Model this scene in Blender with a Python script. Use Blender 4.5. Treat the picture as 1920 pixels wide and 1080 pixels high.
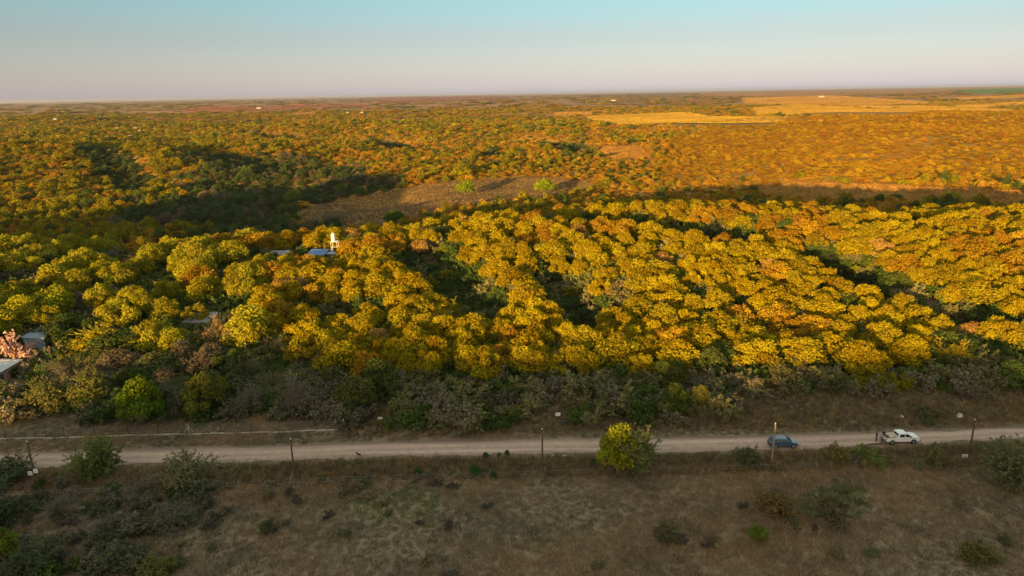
import bpy, bmesh, math, random
import numpy as np
from mathutils import Vector, Matrix, Quaternion
R = math.radians
RNG = np.random.default_rng(7)
random.seed(7)
for o in list(bpy.data.objects): bpy.data.objects.remove(o)
SC = bpy.context.scene
COL = SC.collection

# ------------------------------------------------------------------ camera, sky, sun, exposure
FPX, PITCH, ROLL, CAMZ = 1297.0, 15.7, 0.95, 52.0
cd = bpy.data.cameras.new('camera'); cam = bpy.data.objects.new('camera', cd); COL.objects.link(cam)
cd.sensor_width = 36.0; cd.lens = FPX / 1920 * 36; cd.clip_start = 0.5; cd.clip_end = 120000
CM = Matrix.Translation((0, 0, CAMZ)) @ (Matrix.Rotation(R(90 - PITCH), 4, 'X') @ Matrix.Rotation(R(-ROLL), 4, 'Z'))
cam.matrix_world = CM
SC.camera = cam

SUN_EL, SUN_AZ = 5.6, 27.0            # light travels away from the camera and to the right
sun_d = Vector((math.sin(R(SUN_AZ)) * math.cos(R(SUN_EL)), math.cos(R(SUN_AZ)) * math.cos(R(SUN_EL)), -math.sin(R(SUN_EL))))
W = bpy.data.worlds.new('World'); SC.world = W; W.use_nodes = True
wn = W.node_tree; wn.nodes.clear()
sky = wn.nodes.new('ShaderNodeTexSky'); sky.sky_type = 'NISHITA'; sky.sun_disc = False
sky.sun_elevation = R(SUN_EL); sky.sun_rotation = R(180 + SUN_AZ)
sky.altitude = 400; sky.air_density = 1.0; sky.dust_density = 1.2; sky.ozone_density = 1.5
bg = wn.nodes.new('ShaderNodeBackground'); bg.inputs[1].default_value = 0.05
wo = wn.nodes.new('ShaderNodeOutputWorld')
stc = wn.nodes.new('ShaderNodeTexCoord'); ssp = wn.nodes.new('ShaderNodeSeparateXYZ'); srp = wn.nodes.new('ShaderNodeValToRGB')
smx = wn.nodes.new('ShaderNodeMix'); smx.data_type = 'RGBA'; smx.blend_type = 'MULTIPLY'; smx.inputs[0].default_value = 1.0
SKY_GRADE = [(0.0, (2.1, 2.5, 6.9)), (.012, (1.62, 1.84, 4.5)), (.03, (1.37, 1.44, 2.65)), (.07, (1.19, 1.16, 1.6)), (.125, (1.08, 1.34, 1.48)), (.42, (4.3, 3.1, 2.0)), (1.0, (11.5, 7.4, 4.2))]
_zz = np.linspace(0, .17, 120); _cc = np.stack([np.interp(_zz, [p for p, c in SKY_GRADE], [c[j] for p, c in SKY_GRADE]) for j in range(3)], -1)
for _ in range(60): _cc[1:-1] = (_cc[:-2] + 2 * _cc[1:-1] + _cc[2:]) / 4
SKY_GRADE = [(float(_zz[i]), tuple(float(v) for v in _cc[i])) for i in range(0, 117, 5)] + [(float(_zz[-1]), tuple(float(v) for v in _cc[-1]))] + [g for g in SKY_GRADE if g[0] > .17]
while len(srp.color_ramp.elements) < len(SKY_GRADE): srp.color_ramp.elements.new(.5)
for k_, (p_, c_) in enumerate(SKY_GRADE): srp.color_ramp.elements[k_].position = p_; srp.color_ramp.elements[k_].color = (*c_, 1)
wn.links.new(stc.outputs['Generated'], ssp.inputs[0]); wn.links.new(ssp.outputs['Z'], srp.inputs[0])
wn.links.new(sky.outputs[0], smx.inputs[6]); wn.links.new(srp.outputs[0], smx.inputs[7])
wn.links.new(smx.outputs[2], bg.inputs[0]); wn.links.new(bg.outputs[0], wo.inputs[0])
sl = bpy.data.lights.new('sun', 'SUN'); sl.energy = 5.0; sl.angle = R(0.5); sl.color = (1.0, 0.60, 0.17)
sun = bpy.data.objects.new('sun', sl); COL.objects.link(sun)
sun.rotation_euler = sun_d.to_track_quat('-Z', 'Y').to_euler()
sun.location = (-60, -120, 200)
SC.view_settings.view_transform = 'Standard'; SC.view_settings.look = 'None'
SC.view_settings.exposure = 1.555; SC.view_settings.gamma = 1.0
SC.render.engine = 'CYCLES'
SC.cycles.max_bounces = 5; SC.cycles.diffuse_bounces = 2; SC.cycles.transmission_bounces = 3; SC.cycles.volume_bounces = 0
SC.cycles.caustics_reflective = False; SC.cycles.caustics_refractive = False

# ------------------------------------------------------------------ terrain height and pixel <-> ground
def sst(a, b, t):
    t = np.clip((t - a) / (b - a), 0, 1); return t * t * (3 - 2 * t)
_nrng = np.random.default_rng(3)
def make_noise(n, wl_lo, wl_hi):
    th = _nrng.uniform(0, 2 * math.pi, n); wl = np.exp(_nrng.uniform(math.log(wl_lo), math.log(wl_hi), n))
    return np.cos(th) / wl * 2 * math.pi, np.sin(th) / wl * 2 * math.pi, _nrng.uniform(0, 6.28, n), np.sqrt(wl / wl_hi)
def nz(N, x, y):
    kx, ky, ph, am = N; s = 0
    for i in range(len(kx)): s = s + am[i] * np.sin(kx[i] * x + ky[i] * y + ph[i])
    return s / math.sqrt(np.sum(am ** 2) / 2) / 1.7
N_BIG = make_noise(9, 350, 1400); N_MID = make_noise(10, 90, 320); N_SM = make_noise(12, 18, 60); N_FAR = make_noise(8, 2500, 9000)
N_C1 = make_noise(12, 15, 80); N_C2 = make_noise(12, 120, 700); N_C3 = make_noise(12, 4, 14)
CMn = np.array(CM); Rn = CMn[:3, :3]; Cn = CMn[:3, 3]
def ray(px, py):
    d = Rn @ np.array([(px - 960) / FPX, -(py - 540) / FPX, -1.0]); return d / np.linalg.norm(d)
def flat(px, py, z=0.0):
    d = ray(px, py); t = (z - Cn[2]) / d[2]; return Cn + d * t
RAV = [([(300, 292), (400, 300), (520, 306), (640, 302)], 7, 26), ([(470, 252), (560, 257), (700, 262), (800, 274), (960, 286)], 8, 30),
       ([(1560, 303), (1640, 297), (1720, 288), (1770, 280)], 2.5, 12), ([(960, 262), (1060, 268), (1100, 282)], 6, 20),
       ([(60, 285), (180, 300), (260, 330)], 5, 20), ([(430, 330), (560, 325), (700, 340)], 4, 25)]
RAVW = [([flat(*p)[:2] for p in pl], d * 1.7, w) for pl, d, w in RAV]
def seg_dist(x, y, pl):
    best = np.full(np.shape(x), 1e9)
    for a, b in zip(pl[:-1], pl[1:]):
        ax, ay = a; bx, by = b; L2 = (bx - ax) ** 2 + (by - ay) ** 2
        t = np.clip(((x - ax) * (bx - ax) + (y - ay) * (by - ay)) / L2, 0, 1)
        best = np.minimum(best, np.hypot(x - ax - t * (bx - ax), y - ay - t * (by - ay)))
    return best
def H(x, y):
    x = np.asarray(x, float); y = np.asarray(y, float)
    crest = 198 + 14 * sst(-60, 30, x)
    A = 3.0 + 3.5 * sst(-120, -50, x) + 4.2 * sst(-45, 15, x) - 2.2 * sst(60, 150, x)
    up = sst(0, 1, np.clip((y - 116) / (crest - 116), 0, 1))
    down = 1 - sst(0, 1, np.clip((y - crest - 8) / 60, 0, 1))
    z = A * up * down
    z = z - (13.0 + 2 * sst(0, -120, x)) * (1 - .6 * sst(120, 210, x)) * sst(crest + 20, crest + 90, y) * (1 - sst(430, 620, y))       # the valley behind the wood
    z = z + 23 * np.exp(-((x - 520) / 270) ** 2 - ((y - 830) / 210) ** 2)                                # hill on the right
    z = z + 9 * np.exp(-((x + 420) / 260) ** 2 - ((y - 620) / 170) ** 2)
    z = z + 15 * np.exp(-((x + 900) / 260) ** 2 - ((y - 1650) / 260) ** 2)
    z = z + 10 * np.exp(-((x - 20) / 300) ** 2 - ((y - 900) / 160) ** 2)
    z = z + 42 * np.exp(-((x + 300) / 62) ** 2 - ((y - 105) / 85) ** 2)                                  # steep unseen knoll left of the frame, added to shade the valley
    crn = 42.6 + 3.0 * np.sin(x / 37.) + 2.2 * np.sin(x / 17. + 1) + 1.5 * np.sin(x / 9.3)
    z = z + crn * sst(-35, -255, y) * (1 - 0.6 * sst(-320, -900, y))                                     # ridge behind the camera
    f = sst(240, 520, np.hypot(x, y)) * sst(150, 260, y + np.abs(x) * .3)
    pl_ = 1 - .75 * sst(60, 260, x - .06 * y) * sst(950, 1200, y)
    z = z + f * pl_ * (5.5 * nz(N_BIG, x, y) + 3.2 * nz(N_MID, x, y))
    g = sst(118, 150, y) * (1 - sst(300, 400, y))
    z = z + g * 1.2 * nz(N_MID, x + 50, y * 1.2) * sst(0, 1, g)
    for pl, d, w in TROUGH: z = z - d * np.exp(-(seg_dist(x, y, pl) / w) ** 2)
    for pl, d, w in RAVW: z = z - d * np.exp(-(seg_dist(x, y, pl) / w) ** 2)
    far = sst(2500, 9000, y); z = z + far * 9 * nz(N_FAR, x, y) * (1 - .85 * sst(0, 600, x - .05 * y))
    near = 1 - sst(112, 122, y); nn = 0.22 * nz(N_SM, x, y) * (1 - sst(82, 87, y) * (1 - sst(103, 107, y)))
    return z + near * sst(20, 50, y) * nn * (1 - sst(112, 122, y))
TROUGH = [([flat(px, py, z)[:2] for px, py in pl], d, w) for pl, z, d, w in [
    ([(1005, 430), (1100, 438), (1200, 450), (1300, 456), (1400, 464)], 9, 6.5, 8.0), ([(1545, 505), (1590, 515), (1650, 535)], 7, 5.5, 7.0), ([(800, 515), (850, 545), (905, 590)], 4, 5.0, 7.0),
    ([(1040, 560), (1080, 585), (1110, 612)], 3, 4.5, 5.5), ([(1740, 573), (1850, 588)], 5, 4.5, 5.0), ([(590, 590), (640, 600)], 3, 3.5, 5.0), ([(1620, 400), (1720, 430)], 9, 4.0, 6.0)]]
def at(px, py, dz=0.0):
    """first hit of the pixel's ray with the ground (raised by dz)"""
    d = ray(px, py); t = np.concatenate([np.arange(30, 600, .5), np.exp(np.linspace(math.log(600), math.log(60000), 4000))])
    P = Cn[None] + t[:, None] * d[None]; below = P[:, 2] < H(P[:, 0], P[:, 1]) + dz
    i = int(np.argmax(below)) if below.any() else len(t) - 1
    p = P[i]; return Vector((p[0], p[1], float(H(p[0], p[1]))))
def proj(x, y, z):
    P = np.stack([np.asarray(x, float), np.asarray(y, float), np.asarray(z, float)], -1) - Cn
    L = P @ Rn; dep = -L[..., 2]; dep = np.where(dep < .1, .1, dep)
    return 960 + FPX * L[..., 0] / dep, 540 - FPX * L[..., 1] / dep, dep
def inpoly(px, py, poly):
    px = np.asarray(px); py = np.asarray(py); r = np.zeros(px.shape, bool); n = len(poly)
    for i in range(n):
        x1, y1 = poly[i]; x2, y2 = poly[(i + 1) % n]
        if y1 == y2: continue
        c = ((y1 > py) != (y2 > py)) & (px < (x2 - x1) * (py - y1) / (y2 - y1) + x1); r ^= c
    return r

# ------------------------------------------------------------------ materials
def nt_mat(name):
    m = bpy.data.materials.new(name); m.use_nodes = True; t = m.node_tree
    b = t.nodes['Principled BSDF']; return m, t, b
def nd(t, k, **kw):
    n = t.nodes.new(k)
    for a, v in kw.items(): setattr(n, a, v)
    return n
def plain(name, c, rough=.7, var=.18, scale=4.0, metal=0.0, bump=0.0, spec=.3):
    m, t, b = nt_mat(name); L = t.links
    tc = nd(t, 'ShaderNodeTexCoord'); n = nd(t, 'ShaderNodeTexNoise'); n.inputs['Scale'].default_value = scale; n.inputs['Detail'].default_value = 5
    L.new(tc.outputs['Object'], n.inputs['Vector'])
    mx = nd(t, 'ShaderNodeMix', data_type='RGBA'); mx.inputs[6].default_value = (*[v * (1 - var) for v in c], 1); mx.inputs[7].default_value = (*[min(1, v * (1 + var)) for v in c], 1)
    L.new(n.outputs['Fac'], mx.inputs[0]); L.new(mx.outputs[2], b.inputs['Base Color'])
    b.inputs['Roughness'].default_value = rough; b.inputs['Metallic'].default_value = metal; b.inputs['Specular IOR Level'].default_value = spec
    if bump:
        bp = nd(t, 'ShaderNodeBump'); bp.inputs['Strength'].default_value = bump; L.new(n.outputs['Fac'], bp.inputs['Height']); L.new(bp.outputs[0], b.inputs['Normal'])
    return m
def leaf_mat(name, inst):
    """foliage: colour comes from the object (or the instance), varied leaf by leaf"""
    m, t, b = nt_mat(name); L = t.links; out = t.nodes['Material Output']
    if inst: c = nd(t, 'ShaderNodeAttribute', attribute_type='INSTANCER', attribute_name='col'); src = c.outputs['Color']
    else: c = nd(t, 'ShaderNodeObjectInfo'); src = c.outputs['Color']
    v = nd(t, 'ShaderNodeAttribute', attribute_type='GEOMETRY', attribute_name='leafvar')
    h = nd(t, 'ShaderNodeHueSaturation'); L.new(src, h.inputs['Color'])
    mr = nd(t, 'ShaderNodeMapRange'); mr.inputs[3].default_value = .7; mr.inputs[4].default_value = 1.3; L.new(v.outputs['Fac'], mr.inputs[0]); L.new(mr.outputs[0], h.inputs['Value'])
    mh = nd(t, 'ShaderNodeMath', operation='MULTIPLY_ADD'); mh.inputs[1].default_value = .035; mh.inputs[2].default_value = .4825; L.new(v.outputs['Fac'], mh.inputs[0]); L.new(mh.outputs[0], h.inputs['Hue'])
    d = nd(t, 'ShaderNodeBsdfDiffuse'); tr = nd(t, 'ShaderNodeBsdfTranslucent'); mx = nd(t, 'ShaderNodeMixShader'); mx.inputs[0].default_value = .28
    L.new(h.outputs[0], d.inputs[0]); L.new(h.outputs[0], tr.inputs[0]); L.new(d.outputs[0], mx.inputs[1]); L.new(tr.outputs[0], mx.inputs[2]); L.new(mx.outputs[0], out.inputs[0])
    t.nodes.remove(b); return m
M_LEAF = leaf_mat('foliage', False); M_LEAFI = leaf_mat('foliage_mass', True)
M_BARK = plain('bark', (.11, .085, .06), .9, .4, 3, bump=.3)
M_TWIG = leaf_mat('twigs', False); M_TWIGI = leaf_mat('twigs_mass', True)

def ground_mat():
    m, t, b = nt_mat('dry_ground'); L = t.links
    tc = nd(t, 'ShaderNodeTexCoord'); geo = nd(t, 'ShaderNodeNewGeometry')
    def noise(scale, det=6, rough=.6, w=0):
        n = nd(t, 'ShaderNodeTexNoise'); n.inputs['Scale'].default_value = scale; n.inputs['Detail'].default_value = det; n.inputs['Roughness'].default_value = rough
        L.new(geo.outputs['Position'], n.inputs['Vector']); return n.outputs['Fac']
    def ramp(src, stops):
        r = nd(t, 'ShaderNodeValToRGB'); e = r.color_ramp.elements
        while len(e) < len(stops): e.new(.5)
        for k, (p, c) in enumerate(stops): e[k].position = p; e[k].color = (*c, 1)
        L.new(src, r.inputs[0]); return r.outputs[0]
    def mix(f, a, c, mode='MIX'):
        x = nd(t, 'ShaderNodeMix', data_type='RGBA', blend_type=mode)
        if isinstance(f, float): x.inputs[0].default_value = f
        else: L.new(f, x.inputs[0])
        L.new(a, x.inputs[6]); L.new(c, x.inputs[7]); return x.outputs[2]
    near = ramp(noise(.11, 8, .65), [(.30, (.13, .105, .068)), (.45, (.21, .155, .10)), (.58, (.25, .18, .11)), (.72, (.15, .14, .075))])
    fine = ramp(noise(2.2, 6, .7), [(.3, (.62, .62, .62)), (.7, (1.3, 1.3, 1.3))])
    near = mix(1.0, near, fine, 'MULTIPLY')
    far = ramp(noise(.012, 9, .62), [(.34, (.14, .11, .025)), (.48, (.24, .14, .03)), (.62, (.30, .165, .035)), (.75, (.17, .14, .03))])
    vfar = ramp(noise(.0011, 7, .6), [(.35, (.17, .12, .07)), (.5, (.30, .17, .09)), (.62, (.33, .15, .09)), (.72, (.20, .16, .08))])
    sp = nd(t, 'ShaderNodeSeparateXYZ'); L.new(geo.outputs['Position'], sp.inputs[0])
    def rng(a, c):
        r = nd(t, 'ShaderNodeMapRange'); r.inputs[1].default_value = a; r.inputs[2].default_value = c; L.new(sp.outputs['Y'], r.inputs[0]); return r.outputs[0]
    c = mix(rng(230, 420), near, far); c = mix(rng(1500, 3000), c, vfar)
    L.new(c, b.inputs['Base Color']); b.inputs['Roughness'].default_value = .95; b.inputs['Specular IOR Level'].default_value = .1
    bp = nd(t, 'ShaderNodeBump'); bp.inputs['Strength'].default_value = .5; bp.inputs['Distance'].default_value = .25; L.new(noise(1.4, 8, .7), bp.inputs['Height']); L.new(bp.outputs[0], b.inputs['Normal'])
    return m
M_GROUND = ground_mat()
def road_mat():
    m, t, b = nt_mat('road_dirt'); L = t.links; geo = nd(t, 'ShaderNodeNewGeometry'); uv = nd(t, 'ShaderNodeUVMap')
    mp = nd(t, 'ShaderNodeMapping'); mp.inputs['Scale'].default_value = (.05, .8, 1); L.new(geo.outputs['Position'], mp.inputs[0])
    n = nd(t, 'ShaderNodeTexNoise'); n.inputs['Scale'].default_value = 1.0; n.inputs['Detail'].default_value = 8; L.new(mp.outputs[0], n.inputs['Vector'])
    n2 = nd(t, 'ShaderNodeTexNoise'); n2.inputs['Scale'].default_value = .9; n2.inputs['Detail'].default_value = 10; n2.inputs['Roughness'].default_value = .7; L.new(geo.outputs['Position'], n2.inputs['Vector'])
    r = nd(t, 'ShaderNodeValToRGB'); e = r.color_ramp.elements; e[0].position = .3; e[0].color = (.35, .245, .19, 1); e[1].position = .72; e[1].color = (.49, .355, .285, 1); L.new(n.outputs['Fac'], r.inputs[0])
    mx = nd(t, 'ShaderNodeMix', data_type='RGBA', blend_type='OVERLAY'); mx.inputs[0].default_value = .45; L.new(r.outputs[0], mx.inputs[6]); L.new(n2.outputs['Fac'], mx.inputs[7])
    # worn wheel tracks, a greyer crown and grassy, darker edges
    ac = nd(t, 'ShaderNodeAttribute', attribute_type='GEOMETRY', attribute_name='across'); wob = nd(t, 'ShaderNodeMath', operation='MULTIPLY_ADD'); wob.inputs[1].default_value = .16; L.new(n2.outputs['Fac'], wob.inputs[0]); L.new(ac.outputs['Fac'], wob.inputs[2])
    rt = nd(t, 'ShaderNodeValToRGB'); stops = [(.0, .45), (.12, .72), (.24, .86), (.36, 1.12), (.48, .9), (.58, .92), (.72, 1.14), (.86, .95), (.98, .7), (1.0, .5)]; e2 = rt.color_ramp.elements
    while len(e2) < len(stops): e2.new(.5)
    for k, (p_, v_) in enumerate(stops): e2[k].position = p_; e2[k].color = (v_, v_ * .985, v_ * .96, 1)
    L.new(wob.outputs[0], rt.inputs[0]); mu = nd(t, 'ShaderNodeMix', data_type='RGBA', blend_type='MULTIPLY'); mu.inputs[0].default_value = 1.0; L.new(mx.outputs[2], mu.inputs[6]); L.new(rt.outputs[0], mu.inputs[7])
    L.new(mu.outputs[2], b.inputs['Base Color']); b.inputs['Roughness'].default_value = .95; b.inputs['Specular IOR Level'].default_value = .1
    bp = nd(t, 'ShaderNodeBump'); bp.inputs['Strength'].default_value = .4; bp.inputs['Distance'].default_value = .05; L.new(n2.outputs['Fac'], bp.inputs['Height']); L.new(bp.outputs[0], b.inputs['Normal'])
    return m
M_ROAD = road_mat()

# ------------------------------------------------------------------ mesh helpers
def mesh_np(name, V, F, mats=(), fvar=None, fmat=None, smooth=False):
    """V (n,3); F: (m,k) int array or list of such arrays"""
    if not isinstance(F, list): F = [F]
    F = [np.asarray(f, np.int32) for f in F if len(f)]
    me = bpy.data.meshes.new(name); V = np.asarray(V, np.float32)
    me.vertices.add(len(V)); me.vertices.foreach_set('co', V.ravel())
    li = np.concatenate([f.ravel() for f in F]); tot = np.concatenate([np.full(len(f), f.shape[1], np.int32) for f in F])
    me.loops.add(len(li)); me.loops.foreach_set('vertex_index', li)
    st = np.concatenate([[0], np.cumsum(tot)[:-1]]).astype(np.int32)
    me.polygons.add(len(tot)); me.polygons.foreach_set('loop_start', st); me.polygons.foreach_set('loop_total', tot)
    for mm in mats: me.materials.append(mm)
    if fmat is not None: me.polygons.foreach_set('material_index', np.asarray(fmat, np.int32))
    if fvar is not None:
        a = me.attributes.new('leafvar', 'FLOAT', 'FACE'); a.data.foreach_set('value', np.asarray(fvar, np.float32))
    me.polygons.foreach_set('use_smooth', np.full(len(tot), smooth, bool))
    me.update(calc_edges=True); return me
def new_obj(name, data, parent=None, loc=None, rz=None):
    o = bpy.data.objects.new(name, data); COL.objects.link(o)
    if parent is not None: o.parent = parent
    if loc is not None: o.location = loc
    if rz is not None: o.rotation_euler = (0, 0, rz)
    return o
def tag(o, label=None, cat=None, group=None, kind=None):
    if label: o['label'] = label
    if cat: o['category'] = cat
    if group: o['group'] = group
    if kind: o['kind'] = kind
    return o
def thing(name, label, cat, loc=(0, 0, 0), rz=0.0, group=None):
    return tag(new_obj(name, None, None, loc, rz), label, cat, group)
class MB:
    """collects boxes, tubes, prisms into one mesh"""
    def __init__(s): s.V = []; s.F = {}; s.n = 0
    def add(s, v, f):
        v = np.asarray(v, float); s.V.append(v)
        for q in f: s.F.setdefault(len(q), []).append([i + s.n for i in q])
        s.n += len(v); return s
    def box(s, x0, x1, y0, y1, z0, z1):
        v = [(x, y, z) for z in (z0, z1) for y in (y0, y1) for x in (x0, x1)]
        return s.add(v, [(0, 2, 3, 1), (4, 5, 7, 6), (0, 1, 5, 4), (2, 6, 7, 3), (0, 4, 6, 2), (1, 3, 7, 5)])
    def tube(s, pts, rad, k=6, cap=True):
        pts = [np.asarray(p, float) for p in pts]; rad = [rad] * len(pts) if np.isscalar(rad) else rad; V = []
        for i, p in enumerate(pts):
            d = pts[min(i + 1, len(pts) - 1)] - pts[max(i - 1, 0)]; d = d / (np.linalg.norm(d) + 1e-9)
            a = np.cross(d, (0, 0, 1.0)) if abs(d[2]) < .95 else np.cross(d, (1.0, 0, 0)); a /= np.linalg.norm(a); b = np.cross(d, a)
            for j in range(k): V.append(p + rad[i] * (a * math.cos(6.28318 * j / k) + b * math.sin(6.28318 * j / k)))
        F = [(i * k + j, i * k + (j + 1) % k, (i + 1) * k + (j + 1) % k, (i + 1) * k + j) for i in range(len(pts) - 1) for j in range(k)]
        if cap: F += [tuple(range(k))[::-1], tuple((len(pts) - 1) * k + j for j in range(k))]
        return s.add(V, F)
    def prism(s, poly, y0, y1, inset=None):
        """polygon in x,z extruded along y; inset: list of per-vertex y shrink"""
        n = len(poly); ins = inset or [0] * n
        V = [(x, y0 + ins[i], z) for i, (x, z) in enumerate(poly)] + [(x, y1 - ins[i], z) for i, (x, z) in enumerate(poly)]
        F = [tuple(range(n)), tuple(range(n, 2 * n))[::-1]] + [(i, i + n, (i + 1) % n + n, (i + 1) % n) for i in range(n)]
        return s.add(V, F)
    def poly(s, pts): return s.add(pts, [tuple(range(len(pts)))])
    def mesh(s, name, m, smooth=False): return mesh_np(name, np.concatenate(s.V), [np.array(f) for f in s.F.values()], [m], smooth=smooth)
    def build(s, name, m, parent=None, loc=None, rz=None, bevel=0, smooth=False):
        me = s.mesh(name, m, smooth); o = new_obj(name, me, parent, loc, rz)
        bm = bmesh.new(); bm.from_mesh(me); bmesh.ops.recalc_face_normals(bm, faces=bm.faces)
        if bevel: bmesh.ops.bevel(bm, geom=[e for e in bm.edges if e.calc_face_angle(0) > .5], offset=bevel, segments=2, affect='EDGES', profile=.5)
        bm.to_mesh(me); bm.free(); return o

# ------------------------------------------------------------------ ground, road, fields
def sinh_axis(n, b, reach, c=0.0):
    a = reach / math.sinh(b); u = np.linspace(-1, 1, n); return c + a * np.sinh(b * u)
gx = sinh_axis(460, 7.4, 45000); gy = sinh_axis(520, 7.0, 48000, 150)
GX, GY = np.meshgrid(gx, gy); GZ = H(GX, GY)
nx, ny = len(gx), len(gy); ii = np.arange((ny - 1) * (nx - 1)); r_, c_ = ii // (nx - 1), ii % (nx - 1); k0 = r_ * nx + c_
gm = mesh_np('ground', np.stack([GX, GY, GZ], -1).reshape(-1, 3), np.stack([k0, k0 + 1, k0 + nx + 1, k0 + nx], -1), [M_GROUND], smooth=True)
tag(new_obj('ground', gm), kind='structure')

def strip(name, near, far, m, lift, n=None, edge=0.0):
    """sheet between two pixel polylines on the ground"""
    a = [flat(*p) for p in near]; b = [flat(*p) for p in far]; n = n or 140
    def resample(pl):
        pl = np.array([p[:2] for p in pl]); d = np.concatenate([[0], np.cumsum(np.hypot(*np.diff(pl, axis=0).T))]); t = np.linspace(0, d[-1], n)
        return np.stack([np.interp(t, d, pl[:, 0]), np.interp(t, d, pl[:, 1])], -1)
    A, B = resample(a), resample(b); rows = 9; V = []
    for j in range(rows):
        P = A + (B - A) * j / (rows - 1); 
        if j in (0, rows - 1): P = P + np.stack([np.zeros(n), edge * nz(N_C3, P[:, 0] * 1.0, P[:, 1] + j * 7)], -1)
        z = H(P[:, 0], P[:, 1]) + lift; V.append(np.column_stack([P, z]))
    V = np.concatenate(V); F = [(j * n + i, j * n + i + 1, (j + 1) * n + i + 1, (j + 1) * n + i) for j in range(rows - 1) for i in range(n - 1)]
    me = mesh_np(name, V, np.array(F), [m], smooth=True); a_ = me.attributes.new('across', 'FLOAT', 'POINT'); a_.data.foreach_set('value', np.repeat(np.linspace(0, 1, rows), n).astype(np.float32))
    return new_obj(name, me)
road = strip('dirt_road', [(-400, 893), (0, 881), (250, 872), (500, 866), (700, 858), (1000, 852), (1300, 848), (1600, 839), (1900, 825), (2400, 800)],
             [(-400, 861), (0, 851), (250, 842), (500, 836), (700, 829), (1000, 823), (1300, 819), (1600, 812), (1900, 801), (2400, 779)], M_ROAD, .05, 260, .6)
tag(road, kind='structure')
M_SOIL = plain('pale_soil', (.30, .24, .17), .95, .3, 1.5, bump=.2)

# ------------------------------------------------------------------ plant prototypes (mesh data only; shared by the copies)
def quads(C, N, size, asp, rng):
    """one small quad per centre C facing N"""
    n = len(C); r = rng.normal(size=(n, 3)); T = np.cross(N, r); T /= np.linalg.norm(T, axis=1, keepdims=True) + 1e-9; B = np.cross(N, T)
    s = (size * rng.uniform(.7, 1.3, n))[:, None]; T = T * s; B = B * s * asp
    V = np.stack([C - T - B, C + T - B * .6, C + T * .8 + B, C - T * .6 + B], 1).reshape(-1, 3)
    return V, np.arange(4 * n).reshape(-1, 4)
def sph(n, rng):
    d = rng.normal(size=(n, 3)); return d / np.linalg.norm(d, axis=1, keepdims=True)
def lobes_crown(rng, diam, height, base, nl, lr, nleaf, leaf, flat_=.8, jag=.35):
    """lobes spread over a dome, leaves over every lobe's shell"""
    L = []
    tries = 0
    while len(L) < nl and tries < 4000:
        tries += 1
        a = rng.uniform(0, 6.283); u = math.sqrt(rng.uniform(0, 1)); rad = (diam / 2 - lr * .8) * u
        top = base + (height - base) * (1 - .55 * u ** 2.2); z = top - lr * flat_ - (rng.uniform(0, 1) ** 2) * (height - base) * .45
        r = lr * rng.uniform(.5, 1.3); p = np.array([rad * math.cos(a), rad * math.sin(a), max(z, base + r * .5)])
        if all(np.linalg.norm(p - q) > .62 * (r + s) for q, s in L): L.append((p, r))
    Cs, Ns, va = [], [], []
    for p, r in L:
        d = sph(int(nleaf * (r / lr) ** 2), rng); keep = (d[:, 2] > -.45) | (rng.uniform(size=len(d)) < .35); d = d[keep]
        bump = 1 + .16 * np.sin(d[:, 0] * 5 + p[0] * 3) * np.sin(d[:, 1] * 5 + p[1]) + .10 * np.sin(d[:, 2] * 9 + p[2] * 2 + d[:, 0] * 7)
        rr = r * bump * (1 - .45 * rng.uniform(0, 1, len(d)) ** 3)
        Cs.append(p + d * rr[:, None] * np.array([1, 1, flat_])); n = d + rng.normal(size=d.shape) * jag; Ns.append(n / np.linalg.norm(n, axis=1, keepdims=True))
        va.append(np.clip(rng.normal(.5, .2, len(d)) + rng.normal(0, .2), 0, 1))
    C = np.concatenate(Cs); N = np.concatenate(Ns); V, F = quads(C, N, leaf, .75, rng)
    return V, F, np.concatenate(va), L
def trunk_mb(rng, L, base, r0, height):
    mb = MB(); fork = np.array([rng.normal(0, .15), rng.normal(0, .15), base * .55]); mb.tube([(0, 0, -.35), fork * .5, fork], [r0 * 1.25, r0, r0 * .85], 7)
    for p, r in L:
        mid = fork + (p - fork) * .5 + rng.normal(0, .18, 3); mb.tube([fork, mid, p - np.array([0, 0, r * .2])], [r0 * .5, r0 * .3, r0 * .1], 4, cap=False)
    return mb
def branch_sprays(rng, n_main, length, droop, sub, spread, up):
    """recursive thin shoots; returns segments (a, b, ra, rb)"""
    S = []
    def grow(p, d, l, r, lev):
        k = 3; q = p
        for i in range(k):
            d = d + rng.normal(0, .16, 3) + np.array([0, 0, droop]); d = d / np.linalg.norm(d); q2 = q + d * l / k
            S.append((q, q2, r * (1 - .25 * i), r * (1 - .25 * (i + 1)) + .001)); q = q2
            if lev > 0:
                for _ in range(sub):
                    e = d + rng.normal(0, spread, 3); e /= np.linalg.norm(e); grow(q, e, l * rng.uniform(.4, .65), r * .5, lev - 1)
    for _ in range(n_main):
        a = rng.uniform(0, 6.283); e = np.array([math.cos(a) * rng.uniform(.3, 1), math.sin(a) * rng.uniform(.3, 1), up * rng.uniform(.6, 1.3)]); grow(np.array([rng.normal(0, .15), rng.normal(0, .15), -.1]), e / np.linalg.norm(e), length * rng.uniform(.7, 1.1), .045, 2)
    return S
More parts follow.
